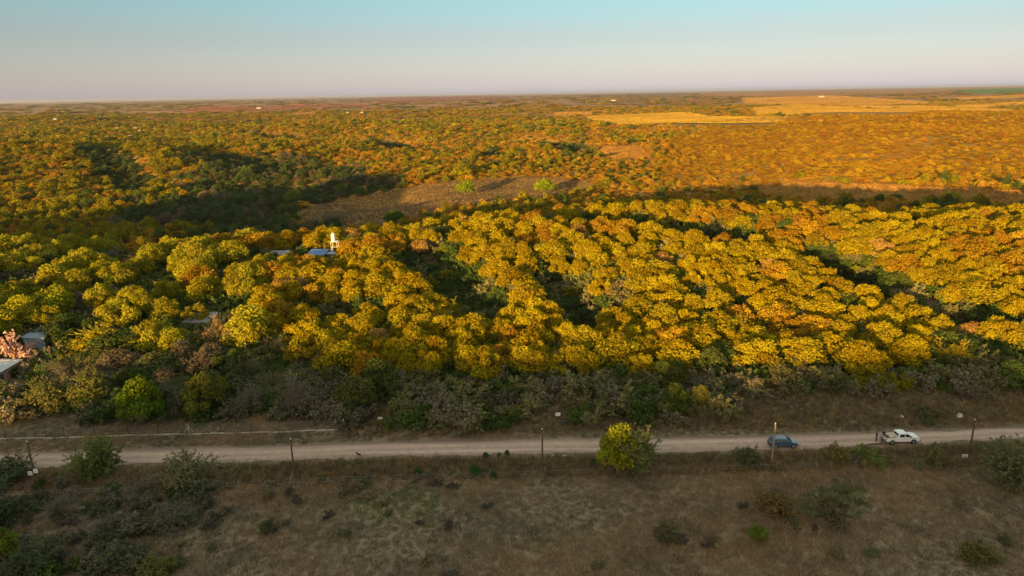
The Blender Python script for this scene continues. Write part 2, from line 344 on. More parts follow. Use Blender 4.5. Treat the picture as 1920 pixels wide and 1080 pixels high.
def ribbons(S, minr, rng):
    """each shoot a three-sided sliver"""
    A = np.array([s[0] for s in S]); B = np.array([s[1] for s in S]); ra = np.maximum(np.array([s[2] for s in S]), minr); rb = np.maximum(np.array([s[3] for s in S]), minr * .7)
    D = B - A; D /= np.linalg.norm(D, axis=1, keepdims=True) + 1e-9; T = np.cross(D, rng.normal(size=D.shape)); T /= np.linalg.norm(T, axis=1, keepdims=True) + 1e-9; U = np.cross(D, T)
    Vs = []
    for k in range(3):
        a = 2.0944 * k; o = T * math.cos(a) + U * math.sin(a); Vs += [A + o * ra[:, None], B + o * rb[:, None]]
    V = np.stack(Vs, 1).reshape(-1, 3); n = len(S); b = np.arange(n)[:, None] * 6
    F = np.concatenate([b + np.array([[0, 2, 3, 1]]), b + np.array([[2, 4, 5, 3]]), b + np.array([[4, 0, 1, 5]])])
    return V, F
def leaves_on(S, per, size, rng, last=.8):
    idx = rng.integers(int(len(S) * 0), len(S), int(len(S) * per)); A = np.array([s[0] for s in S])[idx]; B = np.array([s[1] for s in S])[idx]
    r = np.array([s[2] for s in S])[idx]; k = r < .03; A, B = A[k], B[k]
    C = A + (B - A) * rng.uniform(0, 1, (len(A), 1)) + rng.normal(0, .06, A.shape); N = sph(len(C), rng) + np.array([0, 0, .5]); N /= np.linalg.norm(N, axis=1, keepdims=True)
    return quads(C, N, size, .6, rng)
P = {}
def reg(kind, crown, trunk, h, d): P.setdefault(kind, []).append(dict(crown=crown, trunk=trunk, h=h, d=d))
for s in range(9):                                                   # broad dense crowns made of rounded puffs
    rng = np.random.default_rng(100 + s); d = rng.uniform(7.4, 9.4); h = rng.uniform(6.4, 8.2); base = h * .30
    V, F, va, L = lobes_crown(rng, d, h, base, int(rng.integers(13, 20)), rng.uniform(1.35, 1.7), 620, .145, .8, .9)
    reg('puff', mesh_np('crown', V, F, [M_LEAF], fvar=va), trunk_mb(rng, L, base, .22, h).mesh('trunk', M_BARK), h, d)
for s in range(4):                                                   # taller rounder crowns, looser
    rng = np.random.default_rng(200 + s); d = rng.uniform(6.5, 8); h = rng.uniform(7.5, 9); base = h * .28
    V, F, va, L = lobes_crown(rng, d, h, base, int(rng.integers(20, 28)), rng.uniform(1.1, 1.35), 380, .15, .95, .9)
    reg('loose', mesh_np('crown', V, F, [M_LEAF], fvar=va), trunk_mb(rng, L, base, .2, h).mesh('trunk', M_BARK), h, d)
for s in range(4):                                                   # feathery crowns of upright leafy shoots
    rng = np.random.default_rng(300 + s); S = branch_sprays(rng, 10, 4.2, .02, 3, .62, 1.3)
    V1, F1 = ribbons(S, .011, rng); V2, F2 = leaves_on(S, 5.0, .11, rng); Z = max(V1[:, 2].max(), V2[:, 2].max())
    reg('feather', mesh_np('crown', V2, F2, [M_LEAF], fvar=rng.uniform(0, 1, len(F2))), mesh_np('trunk', V1, F1, [M_TWIG], fvar=rng.uniform(.2, .7, len(F1))), Z, np.ptp(V2[:, 0]))
for s in range(5):                                                   # leafless trees and bushes
    rng = np.random.default_rng(400 + s); S = branch_sprays(rng, 11, 3.1, .015, 3, .62, 1.1)
    V1, F1 = ribbons(S, .012, rng); V2, F2 = leaves_on(S, .55, .09, rng)
    reg('bare', mesh_np('crown', V2, F2, [M_LEAF], fvar=rng.uniform(0, 1, len(F2))), mesh_np('trunk', V1, F1, [M_TWIG], fvar=rng.uniform(.1, .9, len(F1))), V1[:, 2].max(), np.ptp(V1[:, 0]))
for s in range(5):                                                   # half-leafed scrub bushes
    rng = np.random.default_rng(500 + s); S = branch_sprays(rng, 9, 1.7, .01, 3, .6, 1.0)
    V1, F1 = ribbons(S, .009, rng); V2, F2 = leaves_on(S, 2.2, .085, rng)
    reg('scrub', mesh_np('crown', V2, F2, [M_LEAF], fvar=rng.uniform(0, 1, len(F2))), mesh_np('trunk', V1, F1, [M_TWIG], fvar=rng.uniform(.1, .9, len(F1))), V1[:, 2].max(), np.ptp(V1[:, 0]))
def joined(name, parts, mats):
    """parts: list of (V, F, var, matindex)"""
    off = 0; Vs, Fs, va, fm = [], [], [], []
    for V, F, v, mi in parts: Vs.append(V); Fs.append(F + off); off += len(V); va.append(v); fm.append(np.full(len(F), mi))
    return mesh_np(name, np.concatenate(Vs), np.concatenate(Fs), mats, fvar=np.concatenate(va), fmat=np.concatenate(fm))
LIB = {}
def lib(kind, me, d, h):
    o = bpy.data.objects.new('plant_form', me); LIB.setdefault(kind, []).append((o, d, h))
for s in range(7):                                                   # mid-distance crowns for the massed wood
    rng = np.random.default_rng(600 + s); d = 8.; h = rng.uniform(6, 7.5); V, F, va, L = lobes_crown(rng, d, h, h * .15, 13, 1.6, 150, .25, .85, .8)
    lib('mid', mesh_np('mid_form', V, F, [M_LEAFI], fvar=va), d, h)
for s in range(5):                                                   # far crowns
    rng = np.random.default_rng(700 + s); d = 8.; h = rng.uniform(5, 6.5); V, F, va, L = lobes_crown(rng, d, h, 0.2, 8, 2.1, 60, .48, .85, .8)
    lib('far', mesh_np('far_form', V, F, [M_LEAFI], fvar=va), d, h)
for s in range(4):                                                   # leafless scrub for the massed undergrowth
    rng = np.random.default_rng(800 + s); S = branch_sprays(rng, 8, 1.9, .01, 2, .62, 1.0); V1, F1 = ribbons(S, .014, rng); V2, F2 = leaves_on(S, 4.4, .11, rng)
    lib('under', joined('under_form', [(V1, F1, rng.uniform(.1, .8, len(F1)), 0), (V2, F2, rng.uniform(0, 1, len(F2)), 0)], [M_LEAFI]), np.ptp(V1[:, 0]), V1[:, 2].max())
def tuft(rng, n, h, spread, w):
    a = rng.uniform(0, 6.283, n); r = spread * np.sqrt(rng.uniform(0, 1, n)); b = np.stack([r * np.cos(a), r * np.sin(a), np.full(n, -.04)], -1)
    hh = h * rng.uniform(.5, 1.1, n); lean = rng.normal(0, .32, (n, 2)) * hh[:, None]; tip = b + np.column_stack([lean, hh]); mid = b + np.column_stack([lean * .35, hh * .6])
    t = rng.uniform(0, 6.283, n); o = np.stack([np.cos(t), np.sin(t), np.zeros(n)], -1) * w
    V = np.stack([b - o, b + o, mid + o * .8, tip, mid - o * .8], 1).reshape(-1, 3); return V, np.arange(5 * n).reshape(-1, 5)
for s in range(5):
    rng = np.random.default_rng(900 + s); V, F = tuft(rng, 34, .42, .42, .018); lib('grass', mesh_np('grass_form', V, F, [M_LEAFI], fvar=rng.uniform(0, 1, len(F))), .9, .4)
for s in range(4):
    rng = np.random.default_rng(950 + s); V, F = tuft(rng, 46, 1.05, .4, .02); lib('tall', mesh_np('tall_form', V, F, [M_LEAFI], fvar=rng.uniform(0, 1, len(F))), .9, 1.0)

def mass(name, kinds, pts, rz, scl, idx, col, label, cat):
    """one object: plants instanced on points by geometry nodes"""
    pc = bpy.data.collections.new(name + '_forms')
    for k in kinds:
        for o, _, _ in LIB[k]:
            c = o.copy(); c.name = f'form_{len(pc.objects):02d}'; pc.objects.link(c)
    order = sorted([o.name for o in pc.objects]); remap = {o.name: i for i, o in enumerate(pc.objects)}
    me = bpy.data.meshes.new(name); me.vertices.add(len(pts)); me.vertices.foreach_set('co', np.asarray(pts, np.float32).ravel())
    def att(n, t, dom, key, v): a = me.attributes.new(n, t, dom); a.data.foreach_set(key, v)
    att('rot', 'FLOAT_VECTOR', 'POINT', 'vector', np.column_stack([np.zeros(len(pts)), np.zeros(len(pts)), rz]).astype(np.float32).ravel())
    att('scl', 'FLOAT_VECTOR', 'POINT', 'vector', np.asarray(scl, np.float32).ravel()); att('form', 'INT', 'POINT', 'value', np.asarray(idx, np.int32))
    att('col', 'FLOAT_COLOR', 'POINT', 'color', np.column_stack([col, np.ones(len(pts))]).astype(np.float32).ravel())
    o = new_obj(name, me); g = bpy.data.node_groups.new(name, 'GeometryNodeTree')
    g.interface.new_socket('Geometry', in_out='INPUT', socket_type='NodeSocketGeometry'); g.interface.new_socket('Geometry', in_out='OUTPUT', socket_type='NodeSocketGeometry')
    gi = g.nodes.new('NodeGroupInput'); go = g.nodes.new('NodeGroupOutput'); ip = g.nodes.new('GeometryNodeInstanceOnPoints'); ci = g.nodes.new('GeometryNodeCollectionInfo')
    ci.inputs['Collection'].default_value = pc; ci.inputs['Separate Children'].default_value = True; ci.inputs['Reset Children'].default_value = True
    def na(n, t): a = g.nodes.new('GeometryNodeInputNamedAttribute'); a.data_type = t; a.inputs['Name'].default_value = n; return a.outputs['Attribute']
    g.links.new(gi.outputs[0], ip.inputs['Points']); g.links.new(ci.outputs[0], ip.inputs['Instance']); ip.inputs['Pick Instance'].default_value = True
    g.links.new(na('form', 'INT'), ip.inputs['Instance Index']); g.links.new(na('rot', 'FLOAT_VECTOR'), ip.inputs['Rotation']); g.links.new(na('scl', 'FLOAT_VECTOR'), ip.inputs['Scale'])
    g.links.new(ip.outputs[0], go.inputs[0]); md = o.modifiers.new('scatter', 'NODES'); md.node_group = g
    return tag(o, label, cat, kind='stuff')

# ------------------------------------------------------------------ where plants stand
CLEAR = [[(560, 402), (600, 382), (700, 364), (800, 346), (880, 338), (1000, 330), (1110, 340), (1120, 352), (1010, 380), (900, 388), (800, 402), (740, 432), (640, 436), (575, 425)],
         [(1390, 352), (1500, 342), (1650, 345), (1780, 352), (1930, 358), (1930, 398), (1800, 385), (1600, 378), (1480, 378)],
         [(1110, 276), (1200, 272), (1222, 298), (1140, 304)], [(215, 490), (270, 470), (262, 530), (200, 540)], [(0, 445), (28, 445), (28, 470), (0, 475)]]
FIELDS = [('golden stubble field in front of the far woods, nearest of the stubble fields', (.52, .33, .05), [(1100, 218), (1290, 211), (1330, 219), (1480, 221), (1452, 233), (1330, 235), (1150, 234), (1118, 228)]),
          ('wide golden stubble field running right behind the long wooded hill', (.50, .31, .05), [(1410, 203), (1500, 196), (1640, 205), (1750, 206), (1690, 216), (1560, 214), (1420, 216)]),
          ('long golden stubble field across the plain on the right', (.50, .29, .07), [(1390, 184), (1560, 179), (1745, 190), (1740, 194), (1620, 197), (1400, 195)]),
          ('narrow orange field near the right horizon', (.46, .24, .09), [(1300, 173), (1500, 169), (1760, 165), (1930, 160), (1930, 164), (1780, 169), (1720, 175), (1500, 181), (1320, 180)]),
          ('thin green crop field near the horizon at far right', (.13, .25, .06), [(1790, 169), (1925, 164), (1925, 173), (1820, 176)]),
          ('golden strip of field by the right edge', (.50, .30, .06), [(1790, 197), (1940, 190), (1940, 196), (1800, 203)]), ('thin golden strip above the right edge strip', (.48, .28, .07), [(1760, 184), (1940, 177), (1940, 182), (1780, 189)]), ('thin golden strip between long field and hill', (.50, .31, .06), [(1560, 199), (1740, 199), (1900, 205), (1900, 210), (1700, 206)]),
          ('reddish field under the left horizon', (.33, .13, .08), [(700, 184), (950, 179), (960, 186), (720, 193)]),
          ('rust red field strip left of centre near the horizon', (.34, .14, .08), [(340, 204), (560, 198), (690, 196), (690, 200), (360, 212)]),
          ('small ochre meadow among far trees on the left', (.40, .24, .08), [(540, 212), (590, 210), (592, 214), (545, 217)]),
          ('narrow golden field left of the nearest stubble field', (.48, .26, .06), [(1035, 211), (1110, 210), (1112, 214), (1040, 215)])]
FIELDS = [(l_, c_, [(x_, y_ + (1.5 if y_ > np.mean([q_[1] for q_ in p_]) and max(q_[1] for q_ in p_) > 190 and x_ > 1000 else 0)) for x_, y_ in p_]) for l_, c_, p_ in FIELDS]   # the trees in front hide the near edge
def field_mat(name, c):
    m, t, b = nt_mat(name); L = t.links; geo = nd(t, 'ShaderNodeNewGeometry'); n = nd(t, 'ShaderNodeTexNoise'); n.inputs['Scale'].default_value = .012; n.inputs['Detail'].default_value = 8
    L.new(geo.outputs['Position'], n.inputs['Vector']); mx = nd(t, 'ShaderNodeMix', data_type='RGBA'); mx.inputs[6].default_value = (*[v * .62 for v in c], 1); mx.inputs[7].default_value = (*[v * 1.2 for v in c], 1)
    L.new(n.outputs['Fac'], mx.inputs[0]); L.new(mx.outputs[2], b.inputs['Base Color']); b.inputs['Roughness'].default_value = 1; b.inputs['Specular IOR Level'].default_value = .05; return m
for lab, c, poly in FIELDS:
    ring = []
    for i in range(len(poly)):
        a, b2 = poly[i], poly[(i + 1) % len(poly)]
        for k in range(4): ring.append((a[0] + (b2[0] - a[0]) * k / 4, a[1] + (b2[1] - a[1]) * k / 4))
    pts = [flat(*p)[:2] for p in ring]; bm = bmesh.new(); vs = [bm.verts.new((x, y, 0)) for x, y in pts]; bm.faces.new(vs)
    bmesh.ops.triangulate(bm, faces=bm.faces)
    for _ in range(3): bmesh.ops.subdivide_edges(bm, edges=bm.edges, cuts=1, use_grid_fill=True)
    co = np.array([v.co[:] for v in bm.verts]); hz_ = H(co[:, 0], co[:, 1])
    for v, z in zip(bm.verts, hz_): v.co.z = z + 1.2
    bmesh.ops.recalc_face_normals(bm, faces=bm.faces); me = bpy.data.meshes.new('crop_field'); bm.to_mesh(me); bm.free(); me.materials.append(field_mat('field_soil', c))
    tag(new_obj('crop_field', me), lab, kind='structure')

def jitter_grid(y0, y1, sp, rng, slope=.80, pad=25):
    ys = np.arange(y0, y1, sp); out = []
    for y in ys:
        w = slope * y + pad; xs = np.arange(-w, w, sp); out.append(np.stack([xs + rng.uniform(-.48, .48, len(xs)) * sp, y + rng.uniform(-.48, .48, len(xs)) * sp], -1))
    return np.concatenate(out)
def open_ground(x, y):
    px, py, _ = proj(x, y, H(x, y)); m = np.zeros(len(x), bool)
    for poly in CLEAR + [f[2] for f in FIELDS]: m |= inpoly(px, py, poly)
    return m, px, py

# colours are leaf albedos
GOLD, OLIVE, AMBER, LIME = np.array([.30, .222, .008]), np.array([.205, .178, .012]), np.array([.33, .195, .014]), np.array([.22, .26, .015])
GREEN, DEEP, GREY, BROWN = np.array([.07, .095, .022]), np.array([.045, .065, .024]), np.array([.15, .12, .075]), np.array([.19, .125, .055])
for d_ in P['puff'] + P['loose']:
    me = d_['crown'].copy(); me.materials.clear(); me.materials.append(M_LEAFI); lib('wood', me, d_['d'], d_['h'])
def plant(kind, i, loc, w, h, col, name, label, cat, group=None, rz=None, twig=None):
    """a plant of its own: an empty at its foot with trunk and crown"""
    pr = P[kind][i % len(P[kind])]; t = thing(name, label, cat, loc, RNG.uniform(0, 6.28) if rz is None else rz, group)
    sw = w / pr['d']; an = RNG.uniform(.88, 1.14); t.scale = (sw * an, sw / an, h / pr['h'])
    a = new_obj('trunk', pr['trunk'], t); c = new_obj('crown', pr['crown'], t)
    c.color = (*[float(v) for v in col], 1); tw = twig if twig is not None else (.24, .20, .15); a.color = (*tw, 1)
    return t
def scale_at(px, py):
    p = at(px, py); return p, float(proj(p.x, p.y, p.z)[2]) / FPX           # metres per pixel there
TAKEN = []                                                                   # (x, y, radius) already occupied
HAND = [  # px, py of the foot, width px, height px, kind, colour, name, category, label
    (1160, 893, 82, 106, 'loose', (.25, .255, .016), 'leafy_tree', 'tree', 'bright lime yellow bushy tree on the near verge in front of the road'),
    (1205, 892, 100, 100, 'feather', (.19, .205, .07), 'feathery_tree', 'tree', 'grey green wispy tree touching the right side of the lime yellow tree'),
    (196, 894, 116, 104, 'feather', (.16, .195, .05), 'feathery_tree', 'tree', 'green feathery tree overhanging the left end of the dirt road'),
    (345, 912, 108, 82, 'feather', (.22, .21, .10), 'feathery_tree', 'tree', 'pale olive wispy tree on near verge, right of the green feathery tree'),
    (1905, 915, 140, 120, 'feather', (.16, .165, .075), 'feathery_tree', 'tree', 'large grey green bush at the right edge of the picture below the road'),
    (1400, 878, 56, 48, 'scrub', (.11, .12, .05), 'scrub_bush', 'bush', 'small grey green bush beside the road, left of the blue car'),
    (1420, 1016, 46, 34, 'loose', (.14, .17, .03), 'scrub_bush', 'bush', 'small isolated light green bush in the foreground field at lower right'),
    (1570, 872, 58, 50, 'scrub', (.19, .16, .05), 'scrub_bush', 'bush', 'olive yellow bush on the verge between the blue car and the pickup'),
    (1630, 868, 52, 34, 'scrub', (.15, .19, .045), 'scrub_bush', 'bush', 'light green low bush on the verge below the three standing people'),
    (1755, 872, 70, 46, 'scrub', (.16, .145, .05), 'scrub_bush', 'bush', 'olive bush on the verge just left of the right-hand pole'),
    (1448, 968, 90, 52, 'scrub', (.18, .125, .045), 'scrub_bush', 'bush', 'ochre bush in the field below the blue car'),
    (1560, 972, 90, 54, 'scrub', (.13, .12, .055), 'scrub_bush', 'bush', 'grey olive bush in the field beside the ochre bush'),
    (1830, 1052, 90, 46, 'scrub', (.15, .14, .045), 'scrub_bush', 'bush', 'olive bush in the lower right corner of the field'),
    (1250, 1010, 46, 34, 'scrub', (.13, .12, .055), 'scrub_bush', 'bush', 'small brownish bush in mid field below the lime yellow tree'),
    (505, 1000, 44, 30, 'scrub', (.10, .11, .055), 'scrub_bush', 'bush', 'small dark bush in open field below the second pole from left'),
    (20, 905, 130, 60, 'feather', (.085, .11, .045), 'feathery_tree', 'tree', 'dark green bush at the left edge just below the road'),
    (10, 985, 120, 90, 'feather', (.075, .10, .05), 'feathery_tree', 'tree', 'bluish green tall bush at the left edge of the foreground thicket'),
    (120, 975, 110, 60, 'bare', (.13, .12, .09), 'bare_bush', 'bush', 'pale grey twiggy bush in the foreground thicket below the twin signs'),
    (5, 1062, 70, 80, 'loose', (.13, .16, .02), 'leafy_tree', 'tree', 'yellow green leafy bush in the bottom left corner'),
    (70, 1070, 110, 80, 'feather', (.085, .115, .05), 'feathery_tree', 'tree', 'grey green bush along the bottom edge at far left'),
    (210, 1000, 120, 54, 'bare', (.10, .10, .075), 'bare_bush', 'bush', 'grey leafless bush in the middle of the left foreground thicket'),
    (230, 1070, 120, 60, 'scrub', (.11, .115, .06), 'scrub_bush', 'bush', 'grey green scrub at the bottom edge of the left thicket'),
    (300, 1080, 90, 48, 'scrub', (.16, .16, .04), 'scrub_bush', 'bush', 'yellowish scrub at the bottom edge right of the left thicket'),
    (260, 930, 100, 44, 'bare', (.12, .11, .06), 'bare_bush', 'bush', 'brown twiggy bush just below the pale olive wispy tree'),
    (330, 985, 90, 46, 'bare', (.10, .095, .07), 'bare_bush', 'bush', 'dark twiggy bush at the right side of the left thicket'),
    (268, 796, 96, 100, 'puff', (.115, .165, .012), 'leafy_tree', 'tree', 'vivid green rounded tree standing behind the left fence'),
    (386, 780, 96, 90, 'puff', (.14, .14, .022), 'leafy_tree', 'tree', 'olive green rounded tree right of the vivid green tree behind the fence'),
    (552, 782, 122, 102, 'bare', (.14, .12, .09), 'bare_tree', 'tree', 'big leafless grey tree with spreading limbs behind the fence end'),
    (118, 770, 120, 84, 'feather', (.16, .155, .045), 'feathery_tree', 'tree', 'olive wispy tree with dark crooked limbs near the left houses'),
    (190, 768, 84, 88, 'feather', (.14, .145, .035), 'feathery_tree', 'tree', 'olive green wispy tree just left of the vivid green tree'),
    (470, 780, 90, 80, 'bare', (.13, .12, .08), 'bare_tree', 'tree', 'grey twiggy tree between the olive rounded tree and the big leafless tree'),
    (668, 776, 80, 84, 'loose', (.10, .115, .03), 'leafy_tree', 'tree', 'tall dull green tree at the right end of the fence'),
    (715, 745, 80, 80, 'loose', (.09, .11, .028), 'leafy_tree', 'tree', 'dull green tree behind the small white sign on the left'),
    (655, 792, 44, 44, 'puff', (.06, .095, .02), 'leafy_bush', 'bush', 'dark green low bush at the end of the fence'),
    (1268, 782, 66, 68, 'puff', (.085, .115, .022), 'leafy_tree', 'tree', 'dark green rounded tree in the scrub above the lime yellow tree'),
    (1308, 776, 46, 60, 'puff', (.15, .14, .03), 'leafy_tree', 'tree', 'small olive rounded tree touching the dark green rounded tree'),
    (1258, 728, 76, 62, 'puff', (.09, .105, .022), 'leafy_tree', 'tree', 'green rounded tree in shade right behind the dark green rounded tree'),
    (1330, 712, 70, 70, 'loose', (.09, .11, .03), 'leafy_tree', 'tree', 'dull green tree at the wood edge right of the shaded rounded trees'),
    (1466, 726, 70, 54, 'feather', (.15, .14, .05), 'feathery_tree', 'tree', 'pale olive wispy tree at wood edge above the blue car'),
    (1560, 735, 70, 56, 'feather', (.11, .12, .05), 'feathery_tree', 'tree', 'grey green wispy tree at wood edge between car and pickup'),
    (1895, 726, 76, 54, 'loose', (.10, .14, .03), 'leafy_tree', 'tree', 'green bushy tree in shade at the right edge above the road'),
    (1740, 786, 66, 32, 'scrub', (.12, .12, .045), 'scrub_bush', 'bush', 'dark olive bush in the dry grass above the pickup'),
    (1825, 752, 80, 44, 'bare', (.15, .12, .07), 'bare_bush', 'bush', 'brown leafless bush in dry grass above the right-hand pole'),
    (300, 642, 92, 58, 'feather', (.34, .33, .012), 'feathery_tree', 'tree', 'bright yellow green feathery tree lit by the sun in front of the left wood'),
    (140, 666, 76, 44, 'feather', (.40, .34, .012), 'feathery_tree', 'tree', 'brilliant yellow bush beside the metal shed'),
    (205, 660, 100, 66, 'feather', (.34, .28, .015), 'feathery_tree', 'tree', 'yellow feathery tree between the brilliant bush and the bright green feathery tree'),
    (405, 655, 110, 72, 'bare', (.34, .20, .05), 'bare_tree', 'tree', 'pale orange twiggy tree lit by the sun beside the grey roof'),
    (112, 602, 82, 78, 'puff', (.25, .26, .014), 'leafy_tree', 'tree', 'yellow green umbrella tree with a bare trunk behind the metal shed'),
    (45, 618, 88, 70, 'loose', (.33, .29, .014), 'leafy_tree', 'tree', 'yellow rounded tree behind the pink flowering tree'),
    (368, 612, 56, 52, 'puff', (.25, .21, .015), 'leafy_tree', 'tree', 'small egg-shaped yellow tree above the pale orange twiggy tree'),
    (1021, 366, 46, 34, 'puff', (.20, .26, .008), 'leafy_tree', 'tree', 'lone vivid lime tree at the end of the brown clearing'),
    (873, 368, 38, 38, 'puff', (.17, .22, .012), 'leafy_tree', 'tree', 'vivid green tree standing at the upper edge of the brown clearing'),
    (866, 334, 44, 30, 'puff', (.25, .23, .01), 'leafy_tree', 'tree', 'lime yellow tree directly behind the vivid green clearing-edge tree'),
    (740, 424, 44, 34, 'puff', (.07, .12, .02), 'leafy_tree', 'tree', 'dark green rounded bush tree at the lower edge of the brown clearing'),
    (622, 420, 70, 36, 'bare', (.15, .12, .075), 'bare_tree', 'tree', 'brown leafless bush tree standing in the brown clearing'),
    (550, 385, 40, 34, 'loose', (.17, .19, .03), 'leafy_tree', 'tree', 'light green tree at the left end of the brown clearing'),
    (1800, 405, 72, 32, 'puff', (.22, .19, .015), 'leafy_tree', 'tree', 'wide olive tree at the edge of orange strip clearing on the right'),
]
for i, (px, py, w, h, kind, col, nm, cat, lab) in enumerate(HAND):
    p, mpp = scale_at(px, py); d = math.atan2(CAMZ - p.z, math.hypot(p.x, p.y)); hm = h * mpp / math.cos(d)
    hm = max(hm - .3 * w * mpp * math.sin(d), hm * .55)                      # the crown's own depth fills part of the height seen
    plant(kind, i, p, w * mpp, hm, np.array(col), nm, lab, cat); TAKEN.append((p.x, p.y, w * mpp * .42))
# sight lines: nothing in front may hide these (px range, lowest pixel row kept clear, distance)
SIGHT = [(568, 645, 475, 191), (48, 120, 660, float(flat(84, 642, 2.6)[1]) - .5), (-20, 50, 728, 124), (20, 70, 640, 128), (340, 385, 614, 146),
         (-60, 60, 690, 116), (700, 728, 795, 112), (1030, 1062, 788, 112), (495, 535, 474, 194)]
BLD = [(float(flat(84, 642, 2.6)[0]) + a, float(flat(84, 642, 2.6)[1]) + b, 4.2) for a, b in ((0, 2.5), (2.2, 6.5), (4.5, 10))] + [(float(flat(39, 677, 2.6)[0]) - 2.6 * k - 1.2, float(flat(39, 677, 2.6)[1]) - 2.2 * k + 1.0, 3.8) for k in range(5)]
BLD += [(-55, 196, 6.0), (-50, 195.5, 4.0), (-68, 198, 4.5), (-70, 149.5, 4.5)]
def near_building(x, y, grow=1.0):
    r = np.zeros(np.shape(x), bool)
    for a, b, c in BLD: r |= (x - a) ** 2 + (y - b) ** 2 < (c * grow) ** 2
    return r
def sight_scale(x, y, h, w):
    """largest height factor that keeps the sight lines open"""
    z0 = float(H(x, y)); px, py, dep = [float(v) for v in proj(x, y, z0 + h * .6)]; s = 1.0; hw = w / 2 / dep * FPX
    for a, b, row, dist in SIGHT:
        if px + hw > a and px - hw < b and y < dist:
            ztop = CAMZ + ray((a + b) / 2, row)[2] / ray((a + b) / 2, row)[1] * y
            s = min(s, (ztop - z0) / h)
    return s
ORDN = ['first', 'second', 'third', 'fourth', 'fifth', 'sixth', 'seventh', 'eighth', 'ninth', 'tenth', 'eleventh', 'twelfth', 'thirteenth', 'fourteenth', 'fifteenth', 'sixteenth', 'seventeenth', 'eighteenth',
        'nineteenth', 'twentieth'] + ['twenty-' + o for o in ('first', 'second', 'third', 'fourth', 'fifth', 'sixth', 'seventh', 'eighth', 'ninth')] + ['thirtieth'] + \
       ['thirty-' + o for o in ('first', 'second', 'third', 'fourth', 'fifth', 'sixth', 'seventh', 'eighth', 'ninth')] + ['fortieth'] + ['forty-' + o for o in ('first', 'second', 'third', 'fourth', 'fifth', 'sixth', 'seventh', 'eighth', 'ninth')]
# ---- the sunlit wood
FRONT = [(-200, 760), (0, 760), (60, 700), (130, 770), (600, 775), (640, 745), (760, 722), (1000, 716), (1200, 712), (1330, 712), (1400, 700), (1600, 712), (1800, 700), (1860, 672), (2100, 665)]
def poisson(y0, y1, rmin, n, rng, taken, slope=.80, pad=14):
    cell = rmin; grid = {}; out = []
    def near(x, y, r):
        i, j = int(x // cell), int(y // cell)
        return any((x - a) ** 2 + (y - b) ** 2 < r * r for u in range(i - 1, i + 2) for v in range(j - 1, j + 2) for a, b in grid.get((u, v), ()))
    for _ in range(n):
        y = math.sqrt(rng.uniform(y0 * y0, y1 * y1)); x = rng.uniform(-1, 1) * (slope * y + pad)
        if near(x, y, rmin) or any((x - a) ** 2 + (y - b) ** 2 < (c + rmin * .3) ** 2 for a, b, c in taken): continue
        grid.setdefault((int(x // cell), int(y // cell)), []).append((x, y)); out.append((x, y))
    return np.array(out)
rngw = np.random.default_rng(21)
cand = poisson(100, 246, 4.7, 19000, rngw, TAKEN)
op, cpx, cpy = open_ground(cand[:, 0], cand[:, 1])
fr = np.interp(cpx, [a for a, b in FRONT], [b for a, b in FRONT])
gapL = (cpx < 460) & (cpy < 640) & (nz(N_C1, cand[:, 0], cand[:, 1]) > .25)                    # gaps between the trees on the left
cand = cand[(~op) & (cpy < fr) & ~gapL & ~((cpx < 470) & (cpy < 640) & (rngw.uniform(size=len(cand)) < .38))]
AMBERS = [(1480, 590, 60), (735, 455, 40), (1310, 520, 40), (1320, 585, 30), (700, 680, 30), (930, 640, 45), (1270, 630, 40), (1500, 430, 70), (560, 470, 30), (460, 440, 60), (600, 530, 50), (1000, 420, 40), (1360, 400, 90), (1820, 610, 40), (1850, 470, 80), (1180, 620, 30)]
recs = []
for (x, y) in cand:
    z = float(H(x, y)); px, py, dep = [float(v) for v in proj(x, y, z + 5)]
    n1 = float(nz(N_C1, x, y)); kind = 'puff' if rngw.uniform() < .72 else 'loose'; u = rngw.uniform()
    w = rngw.uniform(5.8, 11.2); h = rngw.uniform(4.2, 5.8) + .2 * w; col = GOLD * (1 - .45 * u) + OLIVE * .45 * u; look = 'golden'
    if px < 480 and py < 640: col = OLIVE * (1.0 + .3 * u) + LIME * .12; look = 'olive gold'; w *= 1.15; h *= 1.3
    am = any(math.hypot(px - a, (py - b) * 1.6) < r for a, b, r in AMBERS)
    if (am and rngw.uniform() < .6) or rngw.uniform() < .04: col = AMBER * rngw.uniform(.75, 1.05); look = 'amber'
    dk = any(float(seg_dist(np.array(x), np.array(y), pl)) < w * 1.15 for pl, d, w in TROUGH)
    if dk: col = DEEP * rngw.uniform(.9, 1.5); h *= .5; w *= .8; look = 'dark green'  # low trees in the troughs, coloured darker to deepen the shade there
    elif rngw.uniform() < .06: col = GREEN * rngw.uniform(.9, 1.4); h *= .8; look = 'green'
    if px < 640 and py > 645 and x < -20:                                                      # the shaded scrubby trees behind the fence
        if y < 125: kind = ('bare', 'feather', 'bare', 'loose')[int(rngw.integers(4))]; w *= .85; h *= .78
        v = rngw.uniform(); col, look = ((GREY * 1.0, 'grey twiggy') if v < .45 else (np.array([.12, .125, .045]), 'grey green') if v < .8 else (GREEN, 'green'))
    if kind == 'puff' and look == 'golden' and rngw.uniform() < .16:
        if rngw.uniform() < .5: kind, col, look, h = 'bare', np.array([.36, .22, .06]), 'pale twiggy', h * .85
        else: kind, col, look = 'feather', GOLD * 1.1, 'wispy golden'
    ss = sight_scale(x, y, h, w)
    if ss < .28 or near_building(np.array([x]), np.array([y]), 1.2)[0]: continue
    if ss < 1: h *= ss; w *= max(ss, .6)
    recs.append(dict(x=x, y=y, z=z, w=w, h=h, col=col, look=look, kind=kind, px=px, py=py, dep=dep, size=w * h / dep ** 2))
recs.sort(key=lambda r: -r['size'])
solo, rest = recs[:300 - 30], recs[300 - 30:]
solo.sort(key=lambda r: r['py'], reverse=True)
